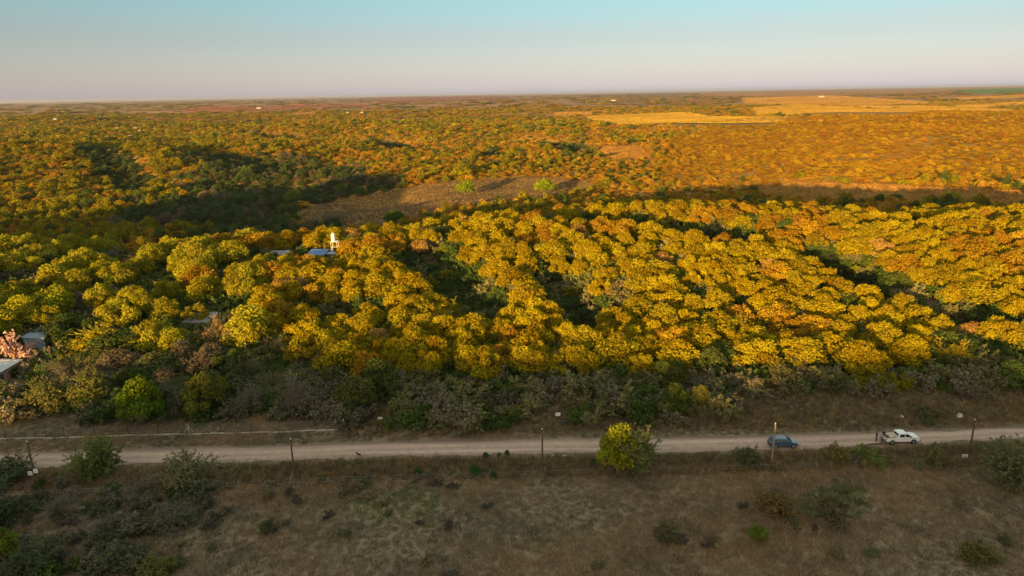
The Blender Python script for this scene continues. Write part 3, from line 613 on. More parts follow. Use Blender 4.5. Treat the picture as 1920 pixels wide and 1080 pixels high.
LAND = [(30, 'pink flowering tree'), (268, 'vivid green tree'), (345, 'grey roof'), (552, 'big leafless tree'), (630, 'water tank'), (714, 'left white sign'), (900, 'green roadside weeds'), (1016, 'middle pole'), (1046, 'right white sign'),
        (1164, 'lime yellow tree'), (1280, 'rounded tree pair'), (1466, 'blue car'), (1688, 'white pickup'), (1820, 'right-hand pole'), (1900, 'right edge bush')]
rowsz = 24; buckets = {}
for r in solo:
    row = min(int((760 - r['py']) // 30), 11); near = min(LAND, key=lambda l: abs(l[0] - r['px'])); buckets.setdefault((row, near), []).append(r)
for (row, near), lst in sorted(buckets.items()):
    lst.sort(key=lambda r: r['px'])
    for k, r in enumerate(lst):
        sz = 'broad' if r['w'] > 8.4 else 'small' if r['w'] < 6.6 else 'middling'
        pos = 'alone' if len(lst) == 1 else f'{ORDN[k]} from left'
        lab = f"{sz} {r['look']} tree, {ORDN[max(row, 0)]} wood row, {pos} beyond {near[1]}"
        nm = {'puff': 'leafy_tree', 'loose': 'leafy_tree', 'bare': 'bare_tree', 'feather': 'feathery_tree'}[r['kind']]
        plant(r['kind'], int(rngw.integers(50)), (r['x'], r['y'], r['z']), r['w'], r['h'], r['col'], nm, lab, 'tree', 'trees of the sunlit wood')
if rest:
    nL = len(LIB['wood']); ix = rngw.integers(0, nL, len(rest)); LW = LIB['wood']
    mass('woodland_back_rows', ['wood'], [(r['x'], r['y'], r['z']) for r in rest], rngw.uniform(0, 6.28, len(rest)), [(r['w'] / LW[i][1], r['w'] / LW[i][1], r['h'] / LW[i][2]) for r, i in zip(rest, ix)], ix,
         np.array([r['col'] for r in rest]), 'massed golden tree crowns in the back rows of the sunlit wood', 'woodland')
# ---- undergrowth below the wood and scrub along its foot
rngu = np.random.default_rng(31)
ug = jitter_grid(103, 245, 2.7, rngu, .8, 12); op, upx, upy = open_ground(ug[:, 0], ug[:, 1])
keep = (~op) & (upy < np.interp(upx, [-200, 620, 640, 760, 1330, 1400, 1900, 2100], [792, 792, 800, 806, 800, 745, 735, 735])) & (rngu.uniform(size=len(ug)) < .9); ug, upx, upy = ug[keep], upx[keep], upy[keep]
ss = np.array([sight_scale(a, b, 2.4, 3.) for a, b in ug]); k2 = (ss > .35) & ~near_building(ug[:, 0], ug[:, 1]); ug, upx, upy, ss = ug[k2], upx[k2], upy[k2], ss[k2]
n = len(ug); ix = rngu.integers(0, len(LIB['under']), n); hz_ = H(ug[:, 0], ug[:, 1]); v = rngu.uniform(size=n); inw = (ug[:, 1] > 119) & (upx > 250); v = np.where(inw, v * .36 + .64, np.where(upx < 640, np.where(v < .55, .2, .85), v)); base = np.where((v < .3)[:, None], GREY, np.where((v < .75)[:, None], np.array([.17, .145, .06]), np.where((v < .97)[:, None], GREEN * 1.0, OLIVE * .8)))
sc_ = rngu.uniform(.75, 1.45, n) * np.minimum(ss, 1)
mass('undergrowth', ['under'], np.column_stack([ug, hz_]), rngu.uniform(0, 6.28, n), np.column_stack([sc_ * 1.25, sc_ * 1.25, sc_]), ix, base * rngu.uniform(.95, 1.55, (n, 1)) * np.array([.95, 1.05, 1.1]), 'tangled brown and grey undergrowth at the foot of the wood', 'undergrowth')
tg = jitter_grid(56, 92, 1.9, rngu, .8, 12); tpx, tpy, _ = proj(tg[:, 0], tg[:, 1], H(tg[:, 0], tg[:, 1])); keep = inpoly(tpx, tpy, [(-60, 905), (120, 915), (330, 910), (430, 925), (400, 985), (330, 1030), (340, 1100), (-80, 1100)]) & (rngu.uniform(size=len(tg)) < .32 + .4 * nz(N_C1, tg[:, 0], tg[:, 1])); tg = tg[keep]; n = len(tg)
ix = rngu.integers(0, len(LIB['under']), n); v = rngu.uniform(size=n); base = np.where((v < .45)[:, None], np.array([.18, .16, .12]), np.where((v < .85)[:, None], np.array([.12, .14, .07]), GREEN * 1.3)); sc_ = rngu.uniform(.35, .85, n)
mass('foreground_thicket', ['under'], np.column_stack([tg, H(tg[:, 0], tg[:, 1])]), rngu.uniform(0, 6.28, n), np.column_stack([sc_ * 1.2, sc_ * 1.2, sc_]), ix, base * rngu.uniform(.75, 1.25, (n, 1)), 'grey green thicket of bushes in the lower left corner', 'thicket')
# ---- valley and far woodland
rngf = np.random.default_rng(41); PT, RZ, SCL, IX, CO = [], [], [], [], []
nM, nF = len(LIB['mid']), len(LIB['far'])
for (y0, y1, sp, kind) in [(228, 420, 5.8, 'mid'), (420, 720, 5.4, 'mid'), (720, 1350, 7.2, 'far'), (1350, 2600, 13, 'far'), (2600, 7000, 36, 'far'), (7000, 14000, 90, 'far')]:
    g = jitter_grid(y0, y1, sp, rngf); op, px, py = open_ground(g[:, 0], g[:, 1]); x, y = g[:, 0], g[:, 1]
    dens = nz(N_C2, x, y); keep = (~op | ((y > 1300) & (np.abs(nz(N_C2, x * .6, y * .25)) < .035))) & (rngf.uniform(size=len(g)) < np.where(y > 2600, np.clip(.12 + .55 * dens, .0, .9), np.where(y > 1300, np.clip(.75 + .3 * dens, .3, 1), .95)))
    if y0 == 228: keep &= y > 246
    x, y, px, py, dens = x[keep], y[keep], px[keep], py[keep], dens[keep]; n = len(x); z = H(x, y)
    u = rngf.uniform(size=n); c1 = nz(N_C1, x * .5, y * .5)
    green_p = np.clip(.30 + .28 * c1 + .25 * (px < 420) - .15 * (px > 1100), .05, .9)
    col = np.where((u < green_p)[:, None], OLIVE * .85, np.where((u < green_p + .35)[:, None], np.array([.30, .155, .015]), np.array([.33, .185, .022])))
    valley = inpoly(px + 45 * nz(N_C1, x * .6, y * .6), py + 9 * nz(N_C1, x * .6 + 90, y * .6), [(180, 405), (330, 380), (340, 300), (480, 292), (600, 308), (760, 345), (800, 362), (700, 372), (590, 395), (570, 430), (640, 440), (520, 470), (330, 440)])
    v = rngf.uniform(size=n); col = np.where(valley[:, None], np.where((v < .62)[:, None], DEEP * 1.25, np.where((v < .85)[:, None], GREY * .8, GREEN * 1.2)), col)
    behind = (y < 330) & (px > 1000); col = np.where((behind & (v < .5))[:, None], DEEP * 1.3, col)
    dkp = np.clip(.06 + .1 * (c1 < -.5), 0, 1); col = np.where(((rngf.uniform(size=n) < dkp) & ~valley)[:, None], GREEN * .9, col)
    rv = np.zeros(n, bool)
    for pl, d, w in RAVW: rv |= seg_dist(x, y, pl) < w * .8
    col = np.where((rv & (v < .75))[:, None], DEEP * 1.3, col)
    gold = ~rv & (rngf.uniform(size=n) < .12) & ~valley; col = np.where(gold[:, None], GOLD * .95, col)
    hillR = inpoly(px, py, [(1230, 345), (1260, 260), (1440, 225), (1560, 212), (1940, 205), (1940, 350), (1500, 335)]); col = np.where(hillR[:, None], np.where((v < .55)[:, None], np.array([.30, .185, .012]), np.array([.28, .14, .015])), col)
    hs = rngf.uniform(.55, 1.2, n) * np.where(col[:, 0] < .21, 1.15, .72) * np.where(hillR, .75, 1)
    wsc = sp * rngf.uniform(.85, 1.5, n) / 8. * np.where(y > 2600, 1.2, 1) * np.where(hillR, 1.1, 1); wsc = np.maximum(wsc, .5)
    big = rngf.uniform(size=n) < .16; wsc = wsc * np.where(big & ~hillR, 1.45, 1); hsc = np.minimum(hs * np.where(y < 420, 1.05, np.where(big, .95, .58)), 1.4) * np.where(y > 2600, 1.5, 1); ss = np.array([1.0] * n)
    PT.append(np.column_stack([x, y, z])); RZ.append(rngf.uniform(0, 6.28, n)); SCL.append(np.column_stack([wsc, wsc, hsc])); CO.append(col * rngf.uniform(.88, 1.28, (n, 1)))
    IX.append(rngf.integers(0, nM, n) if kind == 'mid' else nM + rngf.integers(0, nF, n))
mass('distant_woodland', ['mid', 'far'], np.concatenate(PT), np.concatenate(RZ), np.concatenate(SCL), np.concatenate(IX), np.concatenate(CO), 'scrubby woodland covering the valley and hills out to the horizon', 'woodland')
print('wood', len(solo), len(rest), 'undergrowth', len(ug), 'far', sum(len(p) for p in PT))
# ---- dry grass
rngg = np.random.default_rng(51)
def grass_cols(x, y, n, tall):
    c = nz(N_C1, x, y) + .6 * nz(N_C3, x, y); g = nz(N_C1, x + 300, y - 90)
    col = np.where((c > .35)[:, None], np.array([.29, .20, .115]), np.where((c < -.55)[:, None], np.array([.15, .135, .08]), np.array([.225, .17, .098])))
    col = np.where((g > 1.05)[:, None], np.array([.12, .15, .045]), col); return col * rngg.uniform(.9, 1.4, (n, 1))
g = jitter_grid(52, 116, .62, rngg, .80, 8); x, y = g[:, 0], g[:, 1]; px, py, _ = proj(x, y, H(x, y))
RN = [(-400, 893), (0, 881), (250, 872), (500, 866), (700, 858), (1000, 852), (1300, 848), (1600, 839), (1900, 825), (2400, 800)]; RF = [(-400, 861), (0, 851), (250, 842), (500, 836), (700, 829), (1000, 823), (1300, 819), (1600, 812), (1900, 801), (2400, 779)]
nearE = np.interp(px, [a for a, b in RN], [b for a, b in RN]); farE = np.interp(px, [a for a, b in RF], [b for a, b in RF])
offroad = (py > nearE + 2) | (py < farE - 2); track = inpoly(px, py, [(-40, 775), (0, 748), (60, 722), (75, 730), (40, 760), (-20, 800)])
keep = offroad & ~track & (rngg.uniform(size=len(g)) < .9); x, y, px, py, nearE, farE = [a[keep] for a in (x, y, px, py, nearE, farE)]; n = len(x)
s = rngg.uniform(.6, 1.35, n) * (1 + .35 * nz(N_C1, x, y) * .6)
mass('dry_grass', ['grass'], np.column_stack([x, y, H(x, y)]), rngg.uniform(0, 6.28, n), np.column_stack([s * 1.2, s * 1.2, s]), rngg.integers(0, len(LIB['grass']), n), grass_cols(x, y, n, False), 'short dry brown grass over the field and road banks', 'grass')
g = jitter_grid(78, 122, .62, rngg, .80, 8); x, y = g[:, 0], g[:, 1]; px, py, _ = proj(x, y, H(x, y)); nearE = np.interp(px, [a for a, b in RN], [b for a, b in RN]); farE = np.interp(px, [a for a, b in RF], [b for a, b in RF])
nearv = (py > nearE + 9) & (py < nearE + 42) & (rngg.uniform(size=len(x)) < .75 * (px > 440) + .35); farv = (py < farE - 9) & (px > 640) & (py > 690) & (rngg.uniform(size=len(x)) < np.where(px > 1320, .6, .4))
keep = nearv | farv; x, y, nv = x[keep], y[keep], nearv[keep]; n = len(x); s = np.where(nv, rngg.uniform(.6, 1.15, n), rngg.uniform(.5, 1.0, n))
ctall = np.where((rngg.uniform(size=n) < .3)[:, None], np.array([.30, .21, .095]), np.array([.23, .175, .10])) * rngg.uniform(.65, 1.2, (n, 1)); ctall = np.where(((nz(N_C1, x, y) < -.6) & nv)[:, None], np.array([.16, .11, .075]), ctall)
mass('tall_grass', ['tall'], np.column_stack([x, y, H(x, y)]), rngg.uniform(0, 6.28, n), np.column_stack([s * 1.1, s * 1.1, s]), rngg.integers(0, len(LIB['tall']), n), ctall, 'tall tawny grass along both sides of the dirt road', 'grass')
g = jitter_grid(54, 112, 1.5, rngg, .80, 8); x, y = g[:, 0], g[:, 1]; px, py, _ = proj(x, y, H(x, y)); nE = np.interp(px, [a for a, b in RN], [b for a, b in RN]); fE = np.interp(px, [a for a, b in RF], [b for a, b in RF])
pr_ = np.clip(.06 + .16 * nz(N_C1, x * .8 + 40, y * .8) + .05 * nz(N_C3, x, y), 0, .5); keep = ((py > nE + 10) | ((py < fE - 12) & (px > 640))) & (rngg.uniform(size=len(g)) < pr_); x, y = x[keep], y[keep]; n = len(x)
s = rngg.uniform(.16, .42, n); v = rngg.uniform(size=n); base = np.where((v < .4)[:, None], np.array([.15, .15, .07]), np.where((v < .75)[:, None], np.array([.21, .165, .09]), np.array([.12, .105, .08])))
mass('field_scrub', ['under'], np.column_stack([x, y, H(x, y)]), rngg.uniform(0, 6.28, n), np.column_stack([s * 1.3, s * 1.3, s]), rngg.integers(0, len(LIB['under']), n), base * rngg.uniform(.9, 1.5, (n, 1)), 'low patchy scrub and weeds scattered over the dry field', 'scrub')
# ---- standing grass in the clearings and stubble on the far fields
def fill(poly, sp, z=0.0):
    c = np.array([flat(*q)[:2] for q in poly]); x0, y0 = c.min(0); x1, y1 = c.max(0); y0 *= .78; y1 *= 1.2; x0 -= .15 * abs(x0); x1 += .15 * abs(x1); xs, ys = np.meshgrid(np.arange(x0, x1, sp), np.arange(y0, y1, sp)); g = np.stack([xs.ravel(), ys.ravel()], -1) + rngg.uniform(-.48, .48, (xs.size, 2)) * sp
    px, py, _ = proj(g[:, 0], g[:, 1], H(g[:, 0], g[:, 1])); k = inpoly(px, py, poly); return g[k]
gs, cs, sz = [], [], []
for k, poly in enumerate(CLEAR):
    c = np.array([flat(*q, -8)[:2] for q in poly]); lo, hi = c.min(0) - 25, c.max(0) + 60; xs, ys = np.meshgrid(np.arange(lo[0], hi[0], 1.7), np.arange(lo[1], hi[1], 1.7)); g = np.stack([xs.ravel(), ys.ravel()], -1) + rngg.uniform(-.8, .8, (xs.size, 2))
    px, py, _ = proj(g[:, 0], g[:, 1], H(g[:, 0], g[:, 1])); g = g[inpoly(px, py, poly)]; n = len(g); gs.append(g); b = np.array([.24, .155, .085]) if k == 0 else np.array([.40, .21, .05])
    q = nz(N_C1, g[:, 0] * 2, g[:, 1] * 2); cs.append(b * rngg.uniform(.7, 1.25, (n, 1)) * (1 + .22 * np.clip(q, -1, 1))[:, None]); sz.append(rngg.uniform(.5, 1.0, n))
g = np.concatenate(gs); n = len(g); s = np.concatenate(sz); mass('clearing_grass', ['tall'], np.column_stack([g, H(g[:, 0], g[:, 1])]), rngg.uniform(0, 6.28, n), np.column_stack([s * 2.3, s * 2.3, s * .8]), rngg.integers(0, len(LIB['tall']), n), np.concatenate(cs), 'brown and orange grass standing in the clearings of the valley', 'grass')
gs, cs, sz = [], [], []
for lab, c, poly in FIELDS:
    d = float(np.mean([flat(*q)[1] for q in poly])); sp = max(d / 190, 5); g = fill(poly, sp); n = len(g); gs.append(g); q = nz(N_C2, g[:, 0], g[:, 1]); cs.append(np.array(c) * rngg.uniform(.8, 1.15, (n, 1)) * (1 + .12 * np.clip(q, -1, 1))[:, None]); sz.append(np.full(n, sp))
g = np.concatenate(gs); n = len(g); s = np.concatenate(sz); print('stubble', n); mass('stubble', ['tall'], np.column_stack([g, H(g[:, 0], g[:, 1]) + 1.2]), rngg.uniform(0, 6.28, n), np.column_stack([s * 1.4, s * 1.4, rngg.uniform(.7, 1.1, n)]), rngg.integers(0, len(LIB['tall']), n), np.concatenate(cs), 'cut straw standing on the far crop fields', 'stubble')
# ------------------------------------------------------------------ things along the road
def on_ground(px, Y):
    x = 0.0
    for _ in range(30):
        z = float(H(x, Y)); a = float(proj(x, Y, z)[0]); x += (px - a) * float(proj(x, Y, z)[2]) / FPX
    return Vector((x, Y, float(H(x, Y))))
def height_to(p, row):
    hs = np.linspace(.2, 25, 1500); py = proj(np.full(1500, p.x), np.full(1500, p.y), p.z + hs)[1]; return float(hs[int(np.argmin(abs(py - row)))])
M_WOODPOLE = plain('weathered_pole', (.09, .06, .045), .9, .35, 6, bump=.2)
M_PALEPOLE = plain('pale_pole', (.27, .21, .14), .85, .25, 6, bump=.2)
M_WHITE = plain('white_paint', (.78, .78, .76), .55, .06, 3)
M_GREYINK = plain('grey_lettering', (.25, .26, .27), .7, .1, 8)
M_CONC = plain('concrete', (.42, .38, .31), .9, .22, 3, bump=.2)
M_STEEL = plain('galvanised', (.45, .46, .47), .45, .15, 5, metal=.7)
M_DARKPOST = plain('dark_post', (.06, .05, .045), .9, .3, 5)
M_CERAM = plain('insulator', (.70, .66, .60), .35, .1, 6)
def pole(px, py, top, label, pale=False, boards=None):
    p = at(px, py); h = height_to(p, top); t = thing('utility_pole', label, 'pole', p, 0, 'poles along the near side of the road')
    m = MB(); m.tube([(0, 0, -.5), (0, 0, h * .5), (0, 0, h)], [.15, .125, .10], 9); m.build('post', M_PALEPOLE if pale else M_WOODPOLE, t)
    m = MB(); m.tube([(0, 0, h), (0, 0, h + .06), (0, 0, h + .13), (0, 0, h + .20)], [.04, .09, .05, .08], 8); m.build('insulator', M_CERAM, t)
    m = MB(); m.box(-.03, .03, -.26, -.10, h - .55, h - .48); m.tube([(0, -.24, h - .48), (0, -.24, h - .33)], [.06, .045], 8); m.build('bracket', M_STEEL, t)
    for (bx, bz, w, hh) in (boards or []):
        m = MB(); m.box(bx - w / 2, bx + w / 2, -.215, -.19, bz, bz + hh); o = m.build('sign_board', M_WHITE, t, bevel=.006)
        m = MB(); m.box(bx - w * .34, bx + w * .34, -.221, -.217, bz + hh * .62, bz + hh * .72); m.box(bx - w * .3, bx + w * .22, -.221, -.217, bz + hh * .34, bz + hh * .43); m.build('lettering', M_GREYINK, o)
    return t
pole(68, 905, 829, 'dark pole with two small white boards at the left end of the road', False, [(-.42, 1.15, .62, .62), (.42, 1.5, .62, .62)])
pole(553, 898, 824, 'slim dark pole second from left beside the road')
pole(1017, 880, 806, 'slim dark pole in the middle, left of the lime yellow tree')
pole(1447, 868, 795, 'pale wooden pole standing in front of the blue car', True)
pole(1815, 862, 788, 'dark pole on the right beyond the white pickup')
pole(14, 796, 764, 'short dark pole near the track at the left edge')
def sign(px, py, w, h, legs, label):
    p = at(px, py); t = thing('sign', label, 'sign', p, 0)
    m = MB(); m.box(-w / 2, w / 2, -.02, .02, legs, legs + h); b = m.build('board', M_WHITE, t, bevel=.006)
    m = MB(); m.box(-w * .38, w * .38, -.026, -.022, legs + h * .58, legs + h * .72); m.box(-w * .38, w * .2, -.026, -.022, legs + h * .28, legs + h * .40); m.build('lettering', M_GREYINK, b)
    for s in (-1, 1):
        m = MB(); m.box(s * w * .36 - .03, s * w * .36 + .03, .021, .08, -.25, legs + h * .9); m.build('leg', M_DARKPOST, t)
sign(714, 799, .72, .48, 1.05, 'small white sign board at the scrub edge left of centre above the road')
sign(1046, 791, .84, .55, 1.05, 'small white sign board in the scrub above the middle pole')
sign(1808, 863, .85, .62, .25, 'low white sign board at the foot of the right-hand pole')
# ---- fence with a pale kerb on the left
kerb = [(-60, 826), (20, 823), (110, 822), (250, 817), (400, 814), (520, 811), (635, 806)]
KP = [flat(*p) for p in kerb]; kx = np.array([p[0] for p in KP]); ky = np.array([p[1] for p in KP])
fence = thing('wire_fence', 'wire fence with dark posts on a pale stone kerb left of the road', 'fence', (float(kx.mean()), float(ky.mean()), 0.0))
def kxy(x): return np.array([x, float(np.interp(x, kx, ky))])
xs = np.arange(kx[0], kx[-1], 2.4); FO = np.array([kx.mean(), ky.mean()])
for i in range(len(xs)):
    a = kxy(xs[i]) - FO; b = kxy(min(xs[i] + 2.385, kx[-1])) - FO; d = (b - a) / np.linalg.norm(b - a); nrm = np.array([-d[1], d[0]]) * .13; hh = .17 + .04 * math.sin(i * 2.1)
    m = MB(); q = [a - nrm, b - nrm, b + nrm, a + nrm]; m.add([(*c, -.15) for c in q] + [(*c, hh) for c in q], [(0, 3, 2, 1), (4, 5, 6, 7), (0, 1, 5, 4), (1, 2, 6, 5), (2, 3, 7, 6), (3, 0, 4, 7)]); m.build('kerb_stone', M_CONC, fence, bevel=.03)
posts = []
for px in (-25, 25, 78, 131, 186, 245, 300, 356, 415, 470, 522, 578, 641):
    x = float(flat(px, 812)[0]); c = kxy(x) - FO; pale = px in (356, 641); m = MB(); m.tube([(c[0], c[1] + .32, -.3), (c[0], c[1] + .32, 1.75)], [.075, .065], 6)
    if px == 356:
        for s in (-1, 1): m.tube([(c[0] + s * .95, c[1] + .32, -.1), (c[0], c[1] + .32, 1.25)], .05, 5)
    m.build('post', M_CONC if pale else M_DARKPOST, fence); posts.append(c)
for z in (.55, .95, 1.35, 1.65):
    m = MB(); m.tube([(c[0], c[1] + .25, z - (.03 if k % 2 else 0)) for k, c in enumerate(posts)], .004, 3, cap=False); m.build('wire', M_STEEL, fence)
# ---- field fence on the near verge
rngp = np.random.default_rng(61)
ffl = [(-20, 932), (300, 922), (640, 905), (1000, 893), (1300, 885), (1600, 876), (1930, 862)]
ff = thing('field_fence', 'low wire fence with thin grey stakes along the near verge of the road', 'fence', (0, float(flat(960, 893)[1]), 0)); fy0 = ff.location.y; stk = []
for px in np.arange(-10, 1930, 47):
    q = flat(px + rngp.uniform(-14, 14), float(np.interp(px, [a for a, b in ffl], [b for a, b in ffl]))); z = float(H(q[0], q[1])); l = rngp.normal(0, .07, 2); hh = rngp.uniform(1.0, 1.35)
    m = MB(); m.tube([(q[0], q[1] - fy0, z - .3), (q[0] + l[0], q[1] - fy0 + l[1], z + hh)], [.055, .045], 6); m.build('stake', M_PALEPOLE if rngp.uniform() < .6 else M_WOODPOLE, ff); stk.append((q[0], q[1] - fy0 - .06, z))
for hz in (.45, .85):
    m = MB(); m.tube([(a, b, c + hz) for a, b, c in stk], .007, 3, cap=False); m.build('wire', M_STEEL, ff)
# ---- track by the left houses
trk = strip('dirt_track', [(-60, 806), (-10, 772), (40, 744), (72, 727), (95, 716)], [(-75, 792), (-20, 760), (28, 736), (64, 720), (88, 710)], M_SOIL, .06, 60, .15); tag(trk, kind='structure')

# ------------------------------------------------------------------ vehicles
M_TYRE = plain('rubber', (.02, .02, .021), .85, .2, 8); M_RIM = plain('wheel_rim', (.45, .46, .48), .35, .1, 6, metal=.8)
M_GLASS = plain('dark_glass', (.012, .016, .02), .06, .05, 2, spec=.8); M_LAMP = plain('lamp_lens', (.75, .75, .72), .15, .05, 5); M_RED = plain('red_lens', (.35, .02, .02), .2, .1, 5)
M_BLACKP = plain('black_plastic', (.025, .025, .027), .6, .2, 6)
def car_paint(name, c):
    m = plain(name, c, .22, .05, 1.2, spec=.6); b = m.node_tree.nodes['Principled BSDF']; b.inputs['Coat Weight'].default_value = .6; b.inputs['Coat Roughness'].default_value = .08; return m
M_WTRUCK = car_paint('white_truck_paint', (.72, .72, .70)); M_BLUE = car_paint('blue_car_paint', (.035, .075, .15))
def wheel(t, x, y, r, w):
    s = 1 if y > 0 else -1; m = MB(); m.tube([(x, y - w / 2, r), (x, y - w * .42, r), (x, y + w * .42, r), (x, y + w / 2, r)], [r * .88, r, r, r * .88], 20); o = m.build('wheel', M_TYRE, t)
    m = MB(); m.tube([(x, y + s * (w / 2 + .004), r), (x, y + s * (w / 2 + .022), r)], [r * .62, r * .5], 16); m.build('rim', M_RIM, o)
def lathe_arch(t, x, y, r, s):
    m = MB(); m.tube([(x, y - s * .03, r * .96), (x, y + s * .006, r * .96)], r * 1.2, 18); m.build('wheel_arch', M_BLACKP, t)
def side_win(t, pts, yf, s):
    m = MB(); m.poly([(x, s * (yf(z) + .012), z) for x, z in pts]); m.build('window', M_GLASS, t)
def heading(px):
    a = flat(px - 60, np.interp(px - 60, [u for u, v in RN], [v for u, v in RN])); b = flat(px + 60, np.interp(px + 60, [u for u, v in RN], [v for u, v in RN])); return math.atan2(b[1] - a[1], b[0] - a[0])
# white double-cab pickup, nose to the right
p = at(1687, 829); p.z += .05
tr = thing('pickup_truck', 'white double-cab pickup with an open loaded bed parked on the dirt road', 'pickup', p, heading(1687) - .03)
m = MB(); m.prism([(-.78, .42), (2.42, .42), (2.58, .55), (2.60, .86), (2.48, 1.0), (2.2, 1.07), (1.28, 1.14), (-.78, 1.14)], -.88, .88, [0, 0, .08, .08, .07, .05, 0, 0]); m.build('body', M_WTRUCK, tr, bevel=.035)
m = MB(); m.prism([(-.76, 1.13), (1.34, 1.13), (.62, 1.66), (.35, 1.72), (-.5, 1.72), (-.70, 1.62)], -.87, .87, [0, 0, .15, .17, .17, .15]); m.build('cab', M_WTRUCK, tr, bevel=.03)
yf = lambda z: .87 - .16 * (z - 1.13) / .59
for s in (-1, 1):
    side_win(tr, [(-.62, 1.2), (.12, 1.2), (.12, 1.58), (-.56, 1.58)], yf, s); side_win(tr, [(.22, 1.2), (1.12, 1.2), (.62, 1.58), (.22, 1.58)], yf, s)
    m = MB(); m.box(-2.6, -.80, s * .88 - .04, s * .88 + .04, .50, 1.08); m.build('bed_side', M_WTRUCK, tr, bevel=.02)
    for x in (-1.72, 1.55): lathe_arch(tr, x, s * (.885 if x > 0 else .922), .37, s); wheel(tr, x, s * .82, .37, .24)
    m = MB(); m.box(2.44, 2.575, s * .66 - .15, s * .66 + .15, .74, .9); m.build('headlight', M_LAMP, tr, bevel=.02)
    m = MB(); m.box(-2.645, -2.60, s * .86 - .05, s * .86 + .05, .66, .98); m.build('tail_light', M_RED, tr, bevel=.01)
    m = MB(); m.box(.98, 1.14, s * .97 - .1, s * .97 + .1, 1.14, 1.3); m.build('mirror', M_BLACKP, tr, bevel=.03)
    m = MB(); m.box(.02, .18, s * .893 - .012, s * .893 + .012, .98, 1.01); m.build('door_handle', M_BLACKP, tr)
m = MB(); m.poly([(1.325, -.74, 1.16), (1.325, .74, 1.16), (.665, .62, 1.65), (.665, -.62, 1.65)]); m.build('windscreen', M_GLASS, tr)
tr.children[-1].location = (.014, 0, .012)
m = MB(); m.poly([(-.775, -.62, 1.24), (-.775, .62, 1.24), (-.735, .58, 1.58), (-.735, -.58, 1.58)]); m.build('rear_window', M_GLASS, tr)
m = MB(); m.box(-2.56, -.8, -.84, .84, .52, .60); m.build('bed_floor', M_WTRUCK, tr); m = MB(); m.box(-2.62, -2.565, -.84, .84, .52, 1.06); m.build('tailgate', M_WTRUCK, tr, bevel=.02)
m = MB(); m.box(2.56, 2.70, -.84, .84, .42, .58); m.build('front_bumper', M_BLACKP, tr, bevel=.03); m = MB(); m.box(-2.74, -2.625, -.8, .8, .42, .54); m.build('rear_bumper', M_BLACKP, tr, bevel=.02)
m = MB(); m.box(2.50, 2.606, -.45, .45, .68, .88); m.build('grille', M_BLACKP, tr, bevel=.02); m = MB(); m.box(-2.4, 2.3, -.62, .62, .26, .42); m.build('chassis', M_BLACKP, tr)
M_SACK = plain('sackcloth', (.55, .45, .32), .9, .2, 5, bump=.3); M_DARKBAG = plain('dark_bag', (.08, .08, .085), .8, .2, 5, bump=.3)
def sack(x, y, sx, sy, sz, mt, lab):
    q = tr.matrix_world if False else Matrix.Translation(tr.location) @ Matrix.Rotation(tr.rotation_euler.z, 4, 'Z'); c = q @ Vector((x, y, .605))
    bm = bmesh.new(); bmesh.ops.create_icosphere(bm, subdivisions=3, radius=1)
    for v in bm.verts:
        k = 1 + .07 * math.sin(v.co.x * 5 + y * 9) * math.sin(v.co.y * 4 + 1); v.co = Vector((math.copysign(abs(v.co.x) ** .6, v.co.x) * sx * k, math.copysign(abs(v.co.y) ** .6, v.co.y) * sy * k, (math.copysign(abs(v.co.z) ** .7, v.co.z) + 1) * sz / 2 * k))
    me = bpy.data.meshes.new('sack'); bm.to_mesh(me); bm.free(); me.materials.append(mt); me.polygons.foreach_set('use_smooth', [True] * len(me.polygons)); tag(new_obj('sack', me, None, c, tr.rotation_euler.z), lab, 'sack')
sack(-1.25, .25, .38, .42, .42, M_SACK, 'tan sack lying behind the cab in the pickup bed'); sack(-2.0, .3, .25, .22, .3, M_DARKBAG, 'dark bag at the rear of the pickup bed'); sack(-1.75, -.42, .2, .2, .28, M_DARKBAG, 'small dark bag on the near side of the pickup bed')
# blue hatchback, nose to the right
p = at(1467, 838); p.z += .05
cr = thing('car', 'dark blue hatchback standing on the dirt road behind the pale pole', 'car', p, heading(1467) - .05)
m = MB(); m.prism([(-2.0, .32), (1.95, .30), (2.1, .45), (2.1, .66), (1.95, .78), (1.1, .93), (-1.9, .98), (-2.06, .85), (-2.08, .5)], -.85, .85, [.05, .05, .14, .14, .12, .02, .04, .08, .1]); m.build('body', M_BLUE, cr, bevel=.06)
m = MB(); m.prism([(-1.95, .95), (1.2, .92), (.42, 1.38), (.1, 1.45), (-1.05, 1.46), (-1.5, 1.38)], -.83, .83, [.06, 0, .17, .2, .2, .18]); m.build('cabin', M_BLUE, cr, bevel=.05)
yf = lambda z: .825 - .185 * (z - .93) / .5
for s in (-1, 1):
    side_win(cr, [(-.42, 1.0), (.98, 1.0), (.44, 1.33), (-.36, 1.35)], yf, s); side_win(cr, [(-1.6, 1.02), (-.5, 1.0), (-.46, 1.35), (-1.2, 1.35)], yf, s)
    for x in (-1.28, 1.3): lathe_arch(cr, x, s * .855, .31, s); wheel(cr, x, s * .78, .31, .2)
    m = MB(); m.box(1.86, 2.06, s * .58 - .15, s * .58 + .15, .62, .74); m.build('headlight', M_LAMP, cr, bevel=.02)
    m = MB(); m.box(-2.07, -1.97, s * .68 - .08, s * .68 + .08, .7, .9); m.build('tail_light', M_RED, cr, bevel=.02)
    m = MB(); m.box(.8, .95, s * .92 - .09, s * .92 + .09, .96, 1.09); m.build('mirror', M_BLUE, cr, bevel=.03)
    m = MB(); m.box(-1.7, 1.75, s * .858 - .008, s * .858 + .008, .55, .60); m.build('side_trim', M_RIM, cr)
m = MB(); m.poly([(1.17, -.68, .965), (1.17, .68, .965), (.46, .6, 1.385), (.46, -.6, 1.385)]); m.build('windscreen', M_GLASS, cr); cr.children[-1].location = (.014, 0, .014)
